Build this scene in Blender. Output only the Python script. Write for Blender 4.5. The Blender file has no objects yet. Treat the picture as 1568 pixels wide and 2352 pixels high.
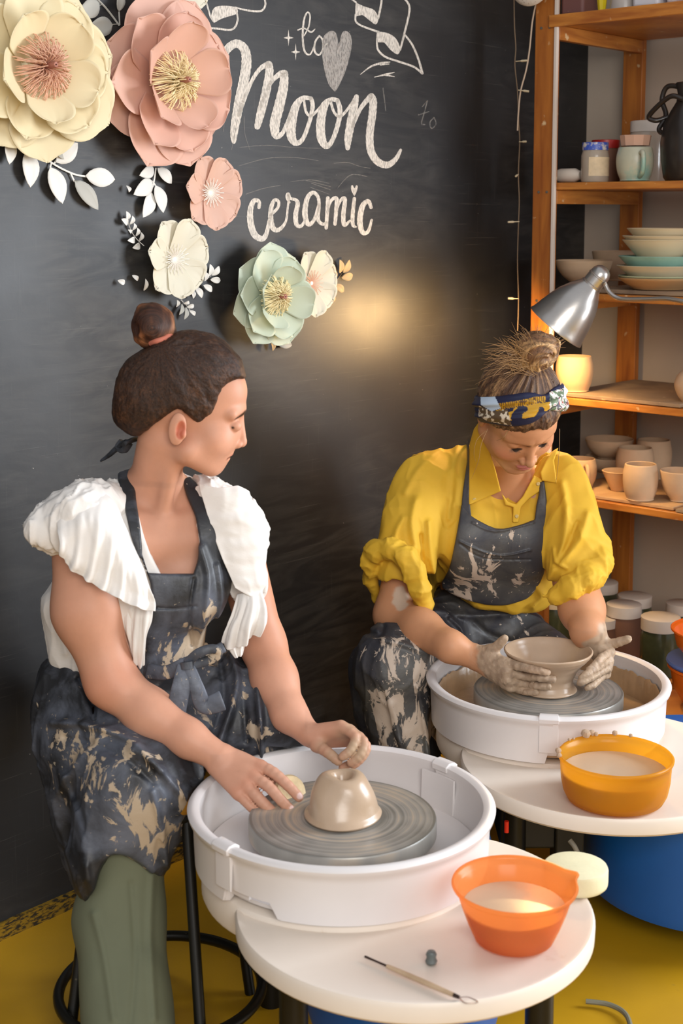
import bpy, math, random
import numpy as np
from mathutils import Vector, Matrix
random.seed(7); rng = np.random.default_rng(7)
PI = math.pi
scene = bpy.context.scene
COL = scene.collection

# ------------------------------------------------------------------ camera
CAM_Z, PITCH, FPX, CX, CY = 1.68, math.radians(7.0), 3250.0, 784.0, 889.0
cd = bpy.data.cameras.new('camera'); cam = bpy.data.objects.new('camera', cd); COL.objects.link(cam)
cam.location = (0, 0, CAM_Z); cam.rotation_euler = (PI/2 - PITCH, 0, 0)
cd.sensor_fit = 'VERTICAL'; cd.sensor_height = 36.0; cd.lens = FPX/2352*36.0
cd.shift_y = -(1176-CY)/2352; cd.clip_start = 0.05
cd.dof.use_dof = True; cd.dof.focus_distance = 3.45; cd.dof.aperture_fstop = 4.6
scene.camera = cam

# ------------------------------------------------------------------ world, light, exposure
w = bpy.data.worlds.new('world'); scene.world = w; w.use_nodes = True
bgn = w.node_tree.nodes['Background']; bgn.inputs[0].default_value = (0.88, 0.92, 1.0, 1); bgn.inputs[1].default_value = 0.42
def area(name, loc, aim, size, power, color, sy=None):
    l = bpy.data.lights.new(name, 'AREA'); l.energy = power; l.color = color; l.shape = 'RECTANGLE'
    l.size = size; l.size_y = sy or size
    o = bpy.data.objects.new(name, l); COL.objects.link(o); o.location = loc
    o.rotation_euler = (Vector(aim)-Vector(loc)).to_track_quat('-Z', 'Y').to_euler(); return o
area('window_daylight', (2.95, 3.02, 1.62), (2.95-.667, 3.02-.745, 1.62), 1.75, 112, (0.87, 0.93, 1.0), 1.6)
area('front_fill_light', (0.9, -1.4, 2.6), (0.1, 3.2, 0.8), 2.4, 74, (1.0, 0.96, 0.91), 1.6)  # unseen fill light added behind the camera to lift the front
scene.view_settings.view_transform = 'Standard'; scene.view_settings.look = 'None'
scene.view_settings.gamma = 1.0; scene.view_settings.use_curve_mapping = False
scene.view_settings.exposure = 0.64
try:
    scene.cycles.use_denoising = True; scene.cycles.max_bounces = 8; scene.cycles.transparent_max_bounces = 12
except Exception: pass

# ------------------------------------------------------------------ picture <-> place
def ray(px, py):
    a, b = px-CX, py-CY
    return Vector((a, FPX*math.cos(PITCH)-b*math.sin(PITCH), -FPX*math.sin(PITCH)-b*math.cos(PITCH)))
def P(px, py, Y):
    r = ray(px, py); r = r*(Y/r.y); return Vector((r.x, Y, CAM_Z+r.z))
def Pz(px, py, z):
    r = ray(px, py); r = r*((z-CAM_Z)/r.z); return Vector((r.x, r.y, z))
def mpp(Y): return Y/FPX
P0 = Vector((-.762, 3.16, 0)); WD = Vector((.667, .745, 0)).normalized()      # chalkboard wall: along
WN = Vector((WD.y, -WD.x, 0))                                                 # ... and out of it
UP = Vector((0, 0, 1))
CORNER = P0 + WD*2.41
SD = Vector((WN.x, WN.y, 0))                                                  # along the back wall / shelf, towards the right
def Pw(px, py, off=0.0, p0=P0, n=WN):
    r = ray(px, py); c = Vector((0, 0, CAM_Z)); d = ((p0+n*off)-c).dot(n)/r.dot(n); return c + r*d

# ------------------------------------------------------------------ mesh helpers
def lin(h):
    h = h.lstrip('#'); v = [int(h[i:i+2], 16)/255 for i in (0, 2, 4)]
    return tuple(((c+.055)/1.055)**2.4 if c > .04045 else c/12.92 for c in v) + (1,)
def tag(o, label=None, cat=None, group=None, kind=None):
    if label: o['label'] = label
    if cat: o['category'] = cat
    if group: o['group'] = group
    if kind: o['kind'] = kind
    return o
def empty(name, loc=(0, 0, 0), rz=0):
    o = bpy.data.objects.new(name, None); o.empty_display_size = .05; COL.objects.link(o); o.location = loc; o.rotation_euler = (0, 0, rz); return o
class MB:
    """collects world-space shapes; build() links them as one mesh object"""
    def __init__(s): s.v = []; s.f = []
    def add(s, v, f):
        n = len(s.v); s.v += [tuple(p) for p in v]; s.f += [tuple(i+n for i in q) for q in f]; return s
    def box(s, c, size, rot=None):
        c = Vector(c); hx, hy, hz = [q/2 for q in size]; R = rot or Matrix.Identity(3)
        v = [c + R @ Vector((x*hx, y*hy, z*hz)) for x in (-1, 1) for y in (-1, 1) for z in (-1, 1)]
        return s.add(v, [(0, 1, 3, 2), (4, 6, 7, 5), (0, 4, 5, 1), (2, 3, 7, 6), (0, 2, 6, 4), (1, 5, 7, 3)])
    def lathe(s, prof, c=(0, 0, 0), seg=48, R=None, closed=False):
        c = Vector(c); R = R or Matrix.Identity(3); v = []; f = []
        for r, z in prof:
            for k in range(seg):
                a = 2*PI*k/seg; v.append(c + R @ Vector((r*math.cos(a), r*math.sin(a), z)))
        m = len(prof)
        for i in range(m if closed else m-1):
            for k in range(seg):
                a, b = i*seg+k, i*seg+(k+1) % seg; j = (i+1) % m; f.append((a, b, j*seg+(k+1) % seg, j*seg+k))
        return s.add(v, f)
    def tube(s, pts, rad, seg=10, smooth=0, cap=True, flat=1.0):
        pts = [Vector(p) for p in pts]
        if not hasattr(rad, '__len__'): rad = [rad]*len(pts)
        if smooth: pts, rad = spline(pts, rad, smooth)
        v = []; f = []; prev = None; n = len(pts)
        for i, p in enumerate(pts):
            t = (pts[min(i+1, n-1)]-pts[max(i-1, 0)]).normalized()
            if prev is None: a = t.orthogonal().normalized()
            else:
                a = prev - t*prev.dot(t)
                a = a.normalized() if a.length > 1e-6 else t.orthogonal().normalized()
            prev = a; b = t.cross(a)
            for k in range(seg):
                q = 2*PI*k/seg; v.append(p + (a*math.cos(q) + b*math.sin(q)*flat)*rad[i])
        for i in range(n-1):
            for k in range(seg): f.append((i*seg+k, i*seg+(k+1) % seg, (i+1)*seg+(k+1) % seg, (i+1)*seg+k))
        if cap: f += [tuple(range(seg))[::-1], tuple((n-1)*seg+k for k in range(seg))]
        return s.add(v, f)
    def build(s, name, mat, parent=None, smooth=True, bevel=0, solid=0, subsurf=0, angle=40):
        me = bpy.data.meshes.new(name); me.from_pydata(s.v, [], s.f)
        o = bpy.data.objects.new(name, me); COL.objects.link(o)
        if mat: me.materials.append(mat)
        if parent is not None:
            o.parent = parent
            M = Matrix.Translation(parent.location) @ Matrix.Rotation(parent.rotation_euler.z, 4, 'Z')
            if parent.parent is not None: M = Matrix.Translation(parent.parent.location) @ Matrix.Rotation(parent.parent.rotation_euler.z, 4, 'Z')
            me.transform(M.inverted())
        me.validate()
        fix_normals(me)
        if solid:
            m = o.modifiers.new('s', 'SOLIDIFY'); m.thickness = solid; m.offset = 0
        if bevel:
            m = o.modifiers.new('b', 'BEVEL'); m.width = bevel; m.segments = 3; m.limit_method = 'ANGLE'; m.angle_limit = math.radians(40)
        if subsurf:
            m = o.modifiers.new('u', 'SUBSURF'); m.levels = subsurf; m.render_levels = subsurf
        if smooth:
            for p in me.polygons: p.use_smooth = True
            try: me.set_sharp_from_angle(angle=math.radians(angle))
            except Exception: pass
        return o
import bmesh
def fix_normals(me):
    bm = bmesh.new(); bm.from_mesh(me); bmesh.ops.recalc_face_normals(bm, faces=bm.faces); bm.to_mesh(me); bm.free()
def spline(pts, rad, n):
    out = []; orr = []; m = len(pts)
    for i in range(m-1):
        p0, p1, p2, p3 = pts[max(i-1, 0)], pts[i], pts[i+1], pts[min(i+2, m-1)]
        for k in range(n):
            t = k/n; t2 = t*t; t3 = t2*t
            out.append((p1*2 + (p2-p0)*t + (p0*2-p1*5+p2*4-p3)*t2 + (p1*3-p0-p2*3+p3)*t3)*0.5); orr.append(rad[i]*(1-t)+rad[i+1]*t)
    out.append(pts[-1]); orr.append(rad[-1]); return out, orr
def copy_tree(o, parent=None):
    c = o.copy(); COL.objects.link(c); c.parent = parent
    for ch in list(o.children): copy_tree(ch, c)
    return c

# ------------------------------------------------------------------ materials
def nt(m): return m.node_tree.nodes, m.node_tree.links
def mat(name, color, rough=.5, metal=0, var=0.0, vscale=8, bump=0.0, bscale=60, stain=None, sscale=12, sth=.6, ssoft=.05, spec=None,
        trans=0, sss=0, stretch=(1, 1, 1), coat=0, vcol=None, ior=None, alpha=None, srough=None, srough_scale=3):
    m = bpy.data.materials.new(name); m.use_nodes = True; N, L = nt(m); b = N['Principled BSDF']
    b.inputs['Base Color'].default_value = lin(color) if isinstance(color, str) else color
    b.inputs['Roughness'].default_value = rough; b.inputs['Metallic'].default_value = metal
    if spec is not None: b.inputs['Specular IOR Level'].default_value = spec
    if trans: b.inputs['Transmission Weight'].default_value = trans
    if ior: b.inputs['IOR'].default_value = ior
    if coat: b.inputs['Coat Weight'].default_value = coat
    if sss:
        b.inputs['Subsurface Weight'].default_value = sss; b.inputs['Subsurface Radius'].default_value = (1, .35, .2); b.inputs['Subsurface Scale'].default_value = .008
    tc = N.new('ShaderNodeTexCoord'); mp = N.new('ShaderNodeMapping'); mp.inputs['Scale'].default_value = stretch
    L.new(tc.outputs['Object'], mp.inputs[0])
    def noise(sc, det=5, ro=.6):
        n = N.new('ShaderNodeTexNoise'); n.inputs['Scale'].default_value = sc; n.inputs['Detail'].default_value = det; n.inputs['Roughness'].default_value = ro
        L.new(mp.outputs[0], n.inputs['Vector']); return n
    cur = None
    base = lin(color) if isinstance(color, str) else color
    if vcol:
        a = N.new('ShaderNodeAttribute'); a.attribute_name = vcol; cur = a.outputs['Color']
    if var:
        n = noise(vscale); r = N.new('ShaderNodeMapRange'); r.inputs[1].default_value = .3; r.inputs[2].default_value = .7
        r.inputs[3].default_value = 1-var; r.inputs[4].default_value = 1+var; L.new(n.outputs['Fac'], r.inputs[0])
        mx = N.new('ShaderNodeMix'); mx.data_type = 'RGBA'; mx.blend_type = 'MULTIPLY'; mx.inputs[0].default_value = 1
        if cur: L.new(cur, mx.inputs[6])
        else: mx.inputs[6].default_value = base
        L.new(r.outputs[0], mx.inputs[7]); cur = mx.outputs[2]
    if stain:
        n = noise(sscale, 8, .65); r = N.new('ShaderNodeMapRange'); r.inputs[1].default_value = sth-ssoft; r.inputs[2].default_value = sth+ssoft
        L.new(n.outputs['Fac'], r.inputs[0]); mx = N.new('ShaderNodeMix'); mx.data_type = 'RGBA'; L.new(r.outputs[0], mx.inputs[0])
        if cur: L.new(cur, mx.inputs[6])
        else: mx.inputs[6].default_value = base
        mx.inputs[7].default_value = lin(stain); cur = mx.outputs[2]
        if srough is not None:
            r2 = N.new('ShaderNodeMapRange'); r2.inputs[3].default_value = rough; r2.inputs[4].default_value = srough
            L.new(r.outputs[0], r2.inputs[0]); L.new(r2.outputs[0], b.inputs['Roughness'])
    if cur: L.new(cur, b.inputs['Base Color'])
    if bump:
        n = noise(bscale, 4); bp = N.new('ShaderNodeBump'); bp.inputs['Strength'].default_value = bump; bp.inputs['Distance'].default_value = .002
        L.new(n.outputs['Fac'], bp.inputs['Height']); L.new(bp.outputs[0], b.inputs['Normal'])
    return m

def wood_mat(name, c1, c2, stretch=(1, 12, 12), rough=.45, rot=(0, 0, 0), scale=3.0):
    m = bpy.data.materials.new(name); m.use_nodes = True; N, L = nt(m); b = N['Principled BSDF']; b.inputs['Roughness'].default_value = rough
    tc = N.new('ShaderNodeTexCoord'); mp = N.new('ShaderNodeMapping'); mp.inputs['Scale'].default_value = stretch; mp.inputs['Rotation'].default_value = rot
    L.new(tc.outputs['Object'], mp.inputs[0])
    n = N.new('ShaderNodeTexNoise'); n.inputs['Scale'].default_value = scale; n.inputs['Detail'].default_value = 7; n.inputs['Distortion'].default_value = .6; L.new(mp.outputs[0], n.inputs['Vector'])
    cr = N.new('ShaderNodeValToRGB'); cr.color_ramp.elements[0].position = .3; cr.color_ramp.elements[0].color = lin(c1)
    cr.color_ramp.elements[1].position = .68; cr.color_ramp.elements[1].color = lin(c2)
    L.new(n.outputs['Fac'], cr.inputs[0])
    n2 = N.new('ShaderNodeTexNoise'); n2.inputs['Scale'].default_value = 35; n2.inputs['Detail'].default_value = 6; L.new(tc.outputs['Object'], n2.inputs['Vector'])
    r = N.new('ShaderNodeMapRange'); r.inputs[1].default_value = .66; r.inputs[2].default_value = .74; L.new(n2.outputs['Fac'], r.inputs[0])
    mx = N.new('ShaderNodeMix'); mx.data_type = 'RGBA'; L.new(r.outputs[0], mx.inputs[0]); L.new(cr.outputs[0], mx.inputs[6]); mx.inputs[7].default_value = lin('#d8b88c')
    L.new(mx.outputs[2], b.inputs['Base Color'])
    bp = N.new('ShaderNodeBump'); bp.inputs['Strength'].default_value = .15; bp.inputs['Distance'].default_value = .002; L.new(n.outputs['Fac'], bp.inputs['Height']); L.new(bp.outputs[0], b.inputs['Normal'])
    return m

def chalkboard_mat():
    m = bpy.data.materials.new('chalkboard_paint'); m.use_nodes = True; N, L = nt(m); b = N['Principled BSDF']
    tc = N.new('ShaderNodeTexCoord')
    def mapn(rot, sc):
        mp = N.new('ShaderNodeMapping'); mp.inputs['Rotation'].default_value = rot; mp.inputs['Scale'].default_value = sc; L.new(tc.outputs['Object'], mp.inputs[0]); return mp
    def noise(mp, s, d=6, r=.6, dist=0):
        n = N.new('ShaderNodeTexNoise'); n.inputs['Scale'].default_value = s; n.inputs['Detail'].default_value = d; n.inputs['Roughness'].default_value = r; n.inputs['Distortion'].default_value = dist
        L.new(mp.outputs[0], n.inputs['Vector']); return n
    def rng_(o, a, c, lo=0., hi=1.):
        r = N.new('ShaderNodeMapRange'); r.inputs[1].default_value = a; r.inputs[2].default_value = c; r.inputs[3].default_value = lo; r.inputs[4].default_value = hi
        L.new(o, r.inputs[0]); return r.outputs[0]
    def mul(a, c):
        k = N.new('ShaderNodeMath'); k.operation = 'MULTIPLY'; L.new(a, k.inputs[0])
        if isinstance(c, float): k.inputs[1].default_value = c
        else: L.new(c, k.inputs[1])
        return k.outputs[0]
    def addn(a, c):
        k = N.new('ShaderNodeMath'); k.operation = 'ADD'; L.new(a, k.inputs[0]); L.new(c, k.inputs[1]); return k.outputs[0]
    big = noise(mapn((0, 0, 0), (1, 1, 1)), 1.6, 3)
    swirl = noise(mapn((0, 0, .4), (1, 1, 5)), 3.0, 7, .6, 2.2)
    scr = noise(mapn((0, .5, 0), (1, 1, 60)), 5, 3, .5)
    scr2 = noise(mapn((.3, -.9, 0), (90, 90, 2)), 3, 3, .5)
    dust = mul(rng_(swirl.outputs['Fac'], .4, .85), rng_(big.outputs['Fac'], .42, .66))
    s = mul(rng_(scr.outputs['Fac'], .64, .8), .30); s2 = mul(rng_(scr2.outputs['Fac'], .66, .82), .22)
    f = addn(mul(dust, .11), mul(addn(s, s2), .25))
    spk = noise(mapn((0, 0, 0), (1, 1, 1)), 95, 2, .5); f = addn(f, rng_(spk.outputs['Fac'], .785, .81, 0, .5))
    mx = N.new('ShaderNodeMix'); mx.data_type = 'RGBA'; L.new(f, mx.inputs[0]); mx.inputs[6].default_value = (.0105, .0105, .0115, 1); mx.inputs[7].default_value = lin('#b9b2a6')
    L.new(mx.outputs[2], b.inputs['Base Color'])
    ro = rng_(big.outputs['Fac'], .3, .7, .42, .56); L.new(ro, b.inputs['Roughness'])
    b.inputs['Specular IOR Level'].default_value = .55
    bp = N.new('ShaderNodeBump'); bp.inputs['Strength'].default_value = .12; bp.inputs['Distance'].default_value = .002
    bn = noise(mapn((0, 0, 0), (1, 1, 1)), 40, 4); L.new(addn(bn.outputs['Fac'], s), bp.inputs['Height']); L.new(bp.outputs[0], b.inputs['Normal'])
    return m
def chalk_mat(name, col, lo, hi):
    m = bpy.data.materials.new(name); m.use_nodes = True; N, L = nt(m); b = N['Principled BSDF']; b.inputs['Base Color'].default_value = lin(col); b.inputs['Roughness'].default_value = .95
    tc = N.new('ShaderNodeTexCoord'); mp = N.new('ShaderNodeMapping'); mp.inputs['Scale'].default_value = (1, 1, .35); L.new(tc.outputs['Object'], mp.inputs[0])
    n = N.new('ShaderNodeTexNoise'); n.inputs['Scale'].default_value = 260; n.inputs['Detail'].default_value = 3; L.new(mp.outputs[0], n.inputs['Vector'])
    r = N.new('ShaderNodeMapRange'); r.inputs[1].default_value = .36; r.inputs[2].default_value = .56; r.inputs[3].default_value = lo; r.inputs[4].default_value = hi
    L.new(n.outputs['Fac'], r.inputs[0]); L.new(r.outputs[0], b.inputs['Alpha']); return m
def floor_mat():
    m = mat('yellow_floor_paint', '#b98c16', .38, var=.10, vscale=2.2, stain='#8a7040', sscale=9, sth=.71, ssoft=.05, bump=.08, bscale=30)
    return m
M = {}
M['board'] = chalkboard_mat(); M['floor'] = floor_mat()
M['beige_wall'] = mat('beige_plaster', '#b3a391', .85, var=.04, vscale=3, bump=.1)
M['chalk'] = chalk_mat('white_chalk', '#ddd5ca', .55, .97); M['chalk_soft'] = chalk_mat('rubbed_chalk', '#b9b2ab', .35, .8); M['chalk_faint'] = chalk_mat('faint_chalk', '#aaa49c', .08, .4)
M['wood'] = wood_mat('orange_pine', '#8a4a1c', '#b8712c', (12, 12, 1.2)); M['wood_h'] = wood_mat('orange_pine_board', '#9a5620', '#c98438', (2, 2, 14))
M['wood_pale'] = wood_mat('pale_dusty_board', '#a37c55', '#c9a57a', (2, 2, 10), .7); M['wood_grey'] = wood_mat('grey_dusty_board', '#7a6654', '#a48a6c', (2, 2, 10), .8)
M['white_plastic'] = mat('white_plastic_with_clay', '#dcd6d3', .33, var=.03, vscale=5, stain='#b99a7c', sscale=7, sth=.73, ssoft=.05, bump=.04, bscale=20)
M['cream_top'] = mat('cream_table_plastic', '#e2d6c8', .42, var=.03, vscale=6, stain='#c0a184', sscale=5, sth=.72, ssoft=.06)
M['blue'] = mat('blue_enamel', '#0f55a0', .42, stain='#b9b9b9', sscale=26, sth=.78, ssoft=.02, var=.05)
M['black_metal'] = mat('black_metal', '#17150f', .42, .3, stain='#6a6048', sscale=50, sth=.72)
M['dark'] = mat('dark_machine', '#12110e', .5, stain='#75705f', sscale=40, sth=.72)
M['clay'] = mat('wet_clay', '#b49a80', .28, var=.06, vscale=14, bump=.25, bscale=35, spec=.6)
M['slip'] = mat('clay_slip', '#a98a68', .3, var=.12, vscale=16, bump=.5, bscale=40)

# ------------------------------------------------------------------ room
def quad_wall(name, a, b, z0, z1, n, mt, thick=.08):
    mb = MB(); c = (a+b)/2 - n*(thick/2); d = (b-a); R = Matrix((d.normalized(), n, UP)).transposed()
    mb.box((c.x, c.y, (z0+z1)/2), (d.length, thick, z1-z0), R); o = mb.build(name, mt, smooth=False); o['kind'] = 'structure'; return o
wall_left = quad_wall('wall_left', P0-WD*2.2, CORNER+WD*.0, 0, 3.1, WN, M['board'])
quad_wall('wall_back', CORNER, CORNER+SD*1.95, 0, 3.1, -WD, M['beige_wall'])
quad_wall('wall_back', CORNER+SD*1.95, CORNER+SD*3.75, 0, .8, -WD, M['beige_wall']); quad_wall('wall_back', CORNER+SD*1.95, CORNER+SD*3.75, 2.44, 3.1, -WD, M['beige_wall'])
mb = MB(); wf = Matrix((SD, WD, UP)).transposed(); wc = CORNER+SD*2.85
for dx, dz, sx_, sz_ in ((-.88, 1.62, .05, 1.64), (.88, 1.62, .05, 1.64), (0, .82, 1.8, .05), (0, 2.42, 1.8, .05)): mb.box(wc+SD*dx+WD*.03+UP*dz, (sx_, .07, sz_), wf)
o = mb.build('window_1', mat('white_window_frame', '#d8d4cc', .4), smooth=False); o['kind'] = 'structure'
fl = MB(); fl.box((.4, 2.6, -.05), (9, 9, .1)); o = fl.build('floor', M['floor'], smooth=False); o['kind'] = 'structure'
sk = MB(); c = P0+WD*.1; R3 = Matrix((WD, WN, UP)).transposed(); sk.box((c.x+WN.x*.006, c.y+WN.y*.006, .02), (4.6, .012, .04), R3)
o = sk.build('baseboard_left', mat('worn_skirting', '#8a6a14', .5, stain='#201a10', sscale=45, sth=.50, ssoft=.05, stretch=(1, 1, 3)), smooth=False); o['kind'] = 'structure'
# ------------------------------------------------------------------ chalk drawing (marks on wall_left)
def c3(x, y): return (430+.3827*x, .3827*y)
def strokes(name, sts, matn, label, off=.0008, polys=()):
    mb = MB()
    for st in sts:
        pts = [Vector((*c3(x, y), 0)) for x, y, *_ in st]; wd = []; last = 12
        for q in st:
            last = q[2] if len(q) > 2 else last; wd.append(last*.3827)
        pts, wd = spline(pts, wd, 8); n = len(pts); L_ = []; R_ = []
        for i, p in enumerate(pts):
            t = (pts[min(i+1, n-1)]-pts[max(i-1, 0)]); t = t.normalized() if t.length > 1e-6 else Vector((1, 0, 0))
            s = Vector((-t.y, t.x, 0)); wj = wd[i]*(1+.05*math.sin(i*2.3))
            L_.append(p+s*wj/2); R_.append(p-s*wj/2)
        def capf(p, t, wr, sgn):
            s = Vector((-t.y, t.x, 0)); return [p + s*math.cos(a)*wr/2*1 + t*sgn*math.sin(a)*wr/2 for a in [PI*k/6 for k in range(1, 6)]]
        t0 = (pts[1]-pts[0]).normalized(); t1 = (pts[-1]-pts[-2]).normalized()
        ring = [(L_, R_)]
        v = [Pw(q.x, q.y, off) for q in L_] + [Pw(q.x, q.y, off) for q in R_]
        mb.add(v, [(i, i+1, n+i+1, n+i) for i in range(n-1)])
        for (p, t, wr, sg) in ((pts[0], t0, wd[0], -1), (pts[-1], t1, wd[-1], 1)):
            s = Vector((-t.y, t.x, 0)); loop = [p+s*wr/2] + capf(p, t, wr, sg) + [p-s*wr/2]
            mb.add([Pw(q.x, q.y, off) for q in loop], [tuple(range(len(loop)))])
    for pl in polys:
        pts = [Vector((*c3(x, y), 0)) for x, y in pl]
        c = sum(pts, Vector())/len(pts); ps, _ = spline(pts+[pts[0]], [1]*(len(pts)+1), 4)
        v = [Pw(c.x, c.y, off)] + [Pw(q.x, q.y, off) for q in ps]; mb.add(v, [(0, i, i+1) for i in range(1, len(ps))])
    o = mb.build(name, M[matn], wall_left, smooth=False); tag(o, label); return o
strokes('chalk_lettering', [
 [(190,460,20),(212,350,40),(250,285,50),(300,262,50),(345,300,55),(355,380,60),(340,480,60),(315,600,62),(295,700,56),(280,800,46),(279,850,26)],
 [(310,690,24),(340,600,24),(390,480,22),(440,410,26),(488,388,46)],[(488,388,46),(492,440,50),(470,560,52),(440,680,50),(420,760,36)],
 [(440,640,20),(500,500,22),(555,445,34),(582,442,46)],[(582,442,46),(577,520,56),(550,640,62),(525,740,62),(532,812,46),(570,800,25),(598,740,22),(625,680,26)],
 [(740,590,22),(690,590,28),(650,640,48),(625,740,58),(625,820,54),(652,858,36),(692,835,25),(730,740,24),(752,640,26),(742,590,24)],
 [(700,600,14),(712,670,16),(745,695,16),(800,640,15)],
 [(900,602,26),(860,598,26),(820,640,48),(800,740,54),(805,830,54),(835,878,34),(872,838,26),(905,740,28),(916,660,30),(900,602,26)],
 [(860,610,16),(880,672,16),(912,700,18),(950,670,16),(1000,600,16)],
 [(1015,580,28),(1000,640,48),(980,740,52),(965,830,46),(962,890,26)],[(990,760,20),(1040,650,24),(1100,578,34)],
 [(1105,578,38),(1115,610,46),(1110,690,46),(1095,800,46),(1100,900,46),(1140,968,44),(1200,990,40),(1250,955,28),(1280,900,16)]],
 'chalk', 'large chalk word Moon in thick brush script')
strokes('chalk_lettering', [
 [(430,1245,20),(430,1210,22),(400,1205,28),(378,1260,34),(380,1340,40),(405,1410,40),(450,1433,34),(475,1400,26),(490,1330,20),(500,1290,18)],
 [(500,1290,18),(540,1250,18),(548,1212,18),(525,1200,20),(505,1240,26),(500,1310,32),(515,1370,32),(550,1378,25),(590,1330,15),(602,1250,12),(610,1180,15)],
 [(612,1215,14),(598,1185,18),(605,1165,22),(618,1190,16),(650,1200,20),(662,1222,26),(650,1290,30),(656,1348,26),(685,1355,20),(712,1310,12)],
 [(790,1240,20),(785,1185,20),(755,1155,22),(720,1190,28),(705,1280,34),(725,1345,28),(760,1320,20),(790,1230,20)],[(790,1240,20),(785,1318,22),(812,1345,20),(835,1335,12)],
 [(843,1188,22),(840,1260,24),(833,1368,20)],[(840,1270,12),(862,1205,18),(895,1192,24),(892,1270,24),(886,1345,20)],
 [(893,1270,10),(918,1205,18),(945,1195,24),(936,1290,27),(942,1350,25),(975,1325,12)],[(1002,1192,20),(992,1290,24),(994,1350,22),(1012,1362,10)],
 [(1102,1245,20),(1085,1207,24),(1050,1240,32),(1035,1330,34),(1052,1395,28),(1085,1388,20),(1106,1320,14)]],
 'chalk', 'chalk word ceramic in brush script', polys=[[(1002,1178),(985,1145),(982,1118),(992,1112),(1002,1130),(1014,1112),(1022,1120),(1018,1145)]])
strokes('chalk_lettering', [
 [(700,215,6),(728,160,9),(736,95,9),(720,74,9),(700,120,11),(692,220,12),(704,308,12),(738,325,9),(766,262,7)],[(664,180,8),(700,170,8),(742,192,11),(766,174,5)],
 [(792,215,10),(768,250,11),(763,305,12),(790,330,11),(814,290,9),(810,238,10),(792,215,10)],[(812,285,8),(838,262,8)]], 'chalk', 'small chalk word to in thin script')
strokes('chalk_heart', [[(885,545,8),(850,500,8),(822,400,8),(812,300,8),(820,225,8),(860,190,8),(890,205,8),(908,280,8),(930,205,8),(950,190,8),(977,215,8),(980,290,8),(950,410,8),(910,505,8),(885,545,8)]],
 'chalk_soft', 'filled chalk heart above the large word', polys=[[(815,230),(830,205),(860,190),(890,205),(908,285),(930,205),(950,192),(975,215),(980,290),(950,410),(910,510),(885,545),(850,500),(820,400),(812,300)]])
def star(cx, cy, a, b): return [(cx, cy-b), (cx+a*.16, cy-b*.16), (cx+a, cy), (cx+a*.16, cy+b*.16), (cx, cy+b), (cx-a*.16, cy+b*.16), (cx-a, cy), (cx-a*.16, cy-b*.16)]
def starpoly(name, cx, cy, a, b):
    mb = MB(); pts = [Pw(*c3(x, y), .0008) for x, y in star(cx, cy, a, b)]; c = Pw(*c3(cx, cy), .0008)
    mb.add([c]+pts, [(0, i, i % 8+1) for i in range(1, 9)]); o = mb.build(name, M['chalk'], wall_left, smooth=False); return o
starpoly('chalk_star', 607, 227, 30, 50); starpoly('chalk_star', 650, 312, 28, 52)
strokes('chalk_ribbon', [[(985,-6,10),(1012,14,10)],[(1170,-40,11),(1162,30,12),(1145,110,12)],[(1010,85,11),(1010,125,11),(1040,152,11),(1130,186,12),(1148,190,10)],
 [(1142,190,10),(1138,250,11),(1145,300,12),(1190,342,12),(1270,370,12),(1360,402,12),(1408,440,12)],[(1290,-20,11),(1333,48,12),(1300,210,12),(1276,300,12)],[(1302,205,10),(1350,270,12),(1388,360,12),(1410,440,14)]],
 'chalk', 'outlined chalk ribbon with filled folds, right of the heart', polys=[[(1010,15),(1060,38),(1120,60),(1146,110),(1130,146),(1090,120),(1050,90),(1010,92)],[(1145,190),(1200,198),(1250,230),(1277,290),(1262,326),(1220,300),(1180,255),(1142,250)]])
strokes('chalk_ribbon', [[(30,105,10),(110,20,10)],[(104,-20,10),(140,105,10)],[(285,44,9),(360,62,11),(440,66,12),(468,30,11),(460,-20,10)],[(292,60,10),(302,120,11),(270,176,12),(180,172,12),(100,164,10)]],
 'chalk', 'chalk ribbon end above the large word', polys=[[(140,110),(158,50),(210,34),(290,44),(300,80),(250,98),(200,115),(160,136)]])
strokes('chalk_dash', [[(1038,447,3),(1100,400,10),(1160,380,14),(1216,372,4)],[(1160,388,12),(1212,384,4)],[(1122,463,3),(1190,447,12),(1242,434,4)],[(1190,450,12),(1242,460,4)]], 'chalk', 'two chalk accent dashes below the ribbon')
strokes('chalk_lettering', [[(1440,605,7),(1420,680,7),(1405,740,7),(1425,748,7)],[(1385,690,6),(1450,670,6)],[(1480,705,7),(1455,735,7),(1465,770,7),(1492,745,7),(1480,705,7)],[(1410,640,6),(1440,605,6)]], 'chalk_faint', 'faint rubbed out small word to')
strokes('chalk_smudge', [[(1175,530,8),(1190,665,5)],[(310,885,3),(480,872,5),(640,885,3),(800,890,3)],[(310,995,4),(480,950,5),(640,945,4),(790,965,3)],[(350,1165,6),(460,1130,5),(560,1112,4)],[(700,1080,4),(860,1120,4)],
  [(745,1100,4),(860,1140,4)],[(740,1125,4),(850,1165,3)],[(620,1090,3),(740,1080,5),(850,1100,3)],[(880,980,3),(960,975,5),(1040,1000,4),(1100,1010,3)],[(900,1130,3),(980,1050,7),(1080,1060,5)],
  [(300,720,5),(285,800,6),(265,900,3)],[(340,700,4),(345,800,4),(375,900,3)],[(240,560,4),(230,680,4),(215,790,3)]], 'chalk_faint', 'thin wiped chalk streaks')

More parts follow.
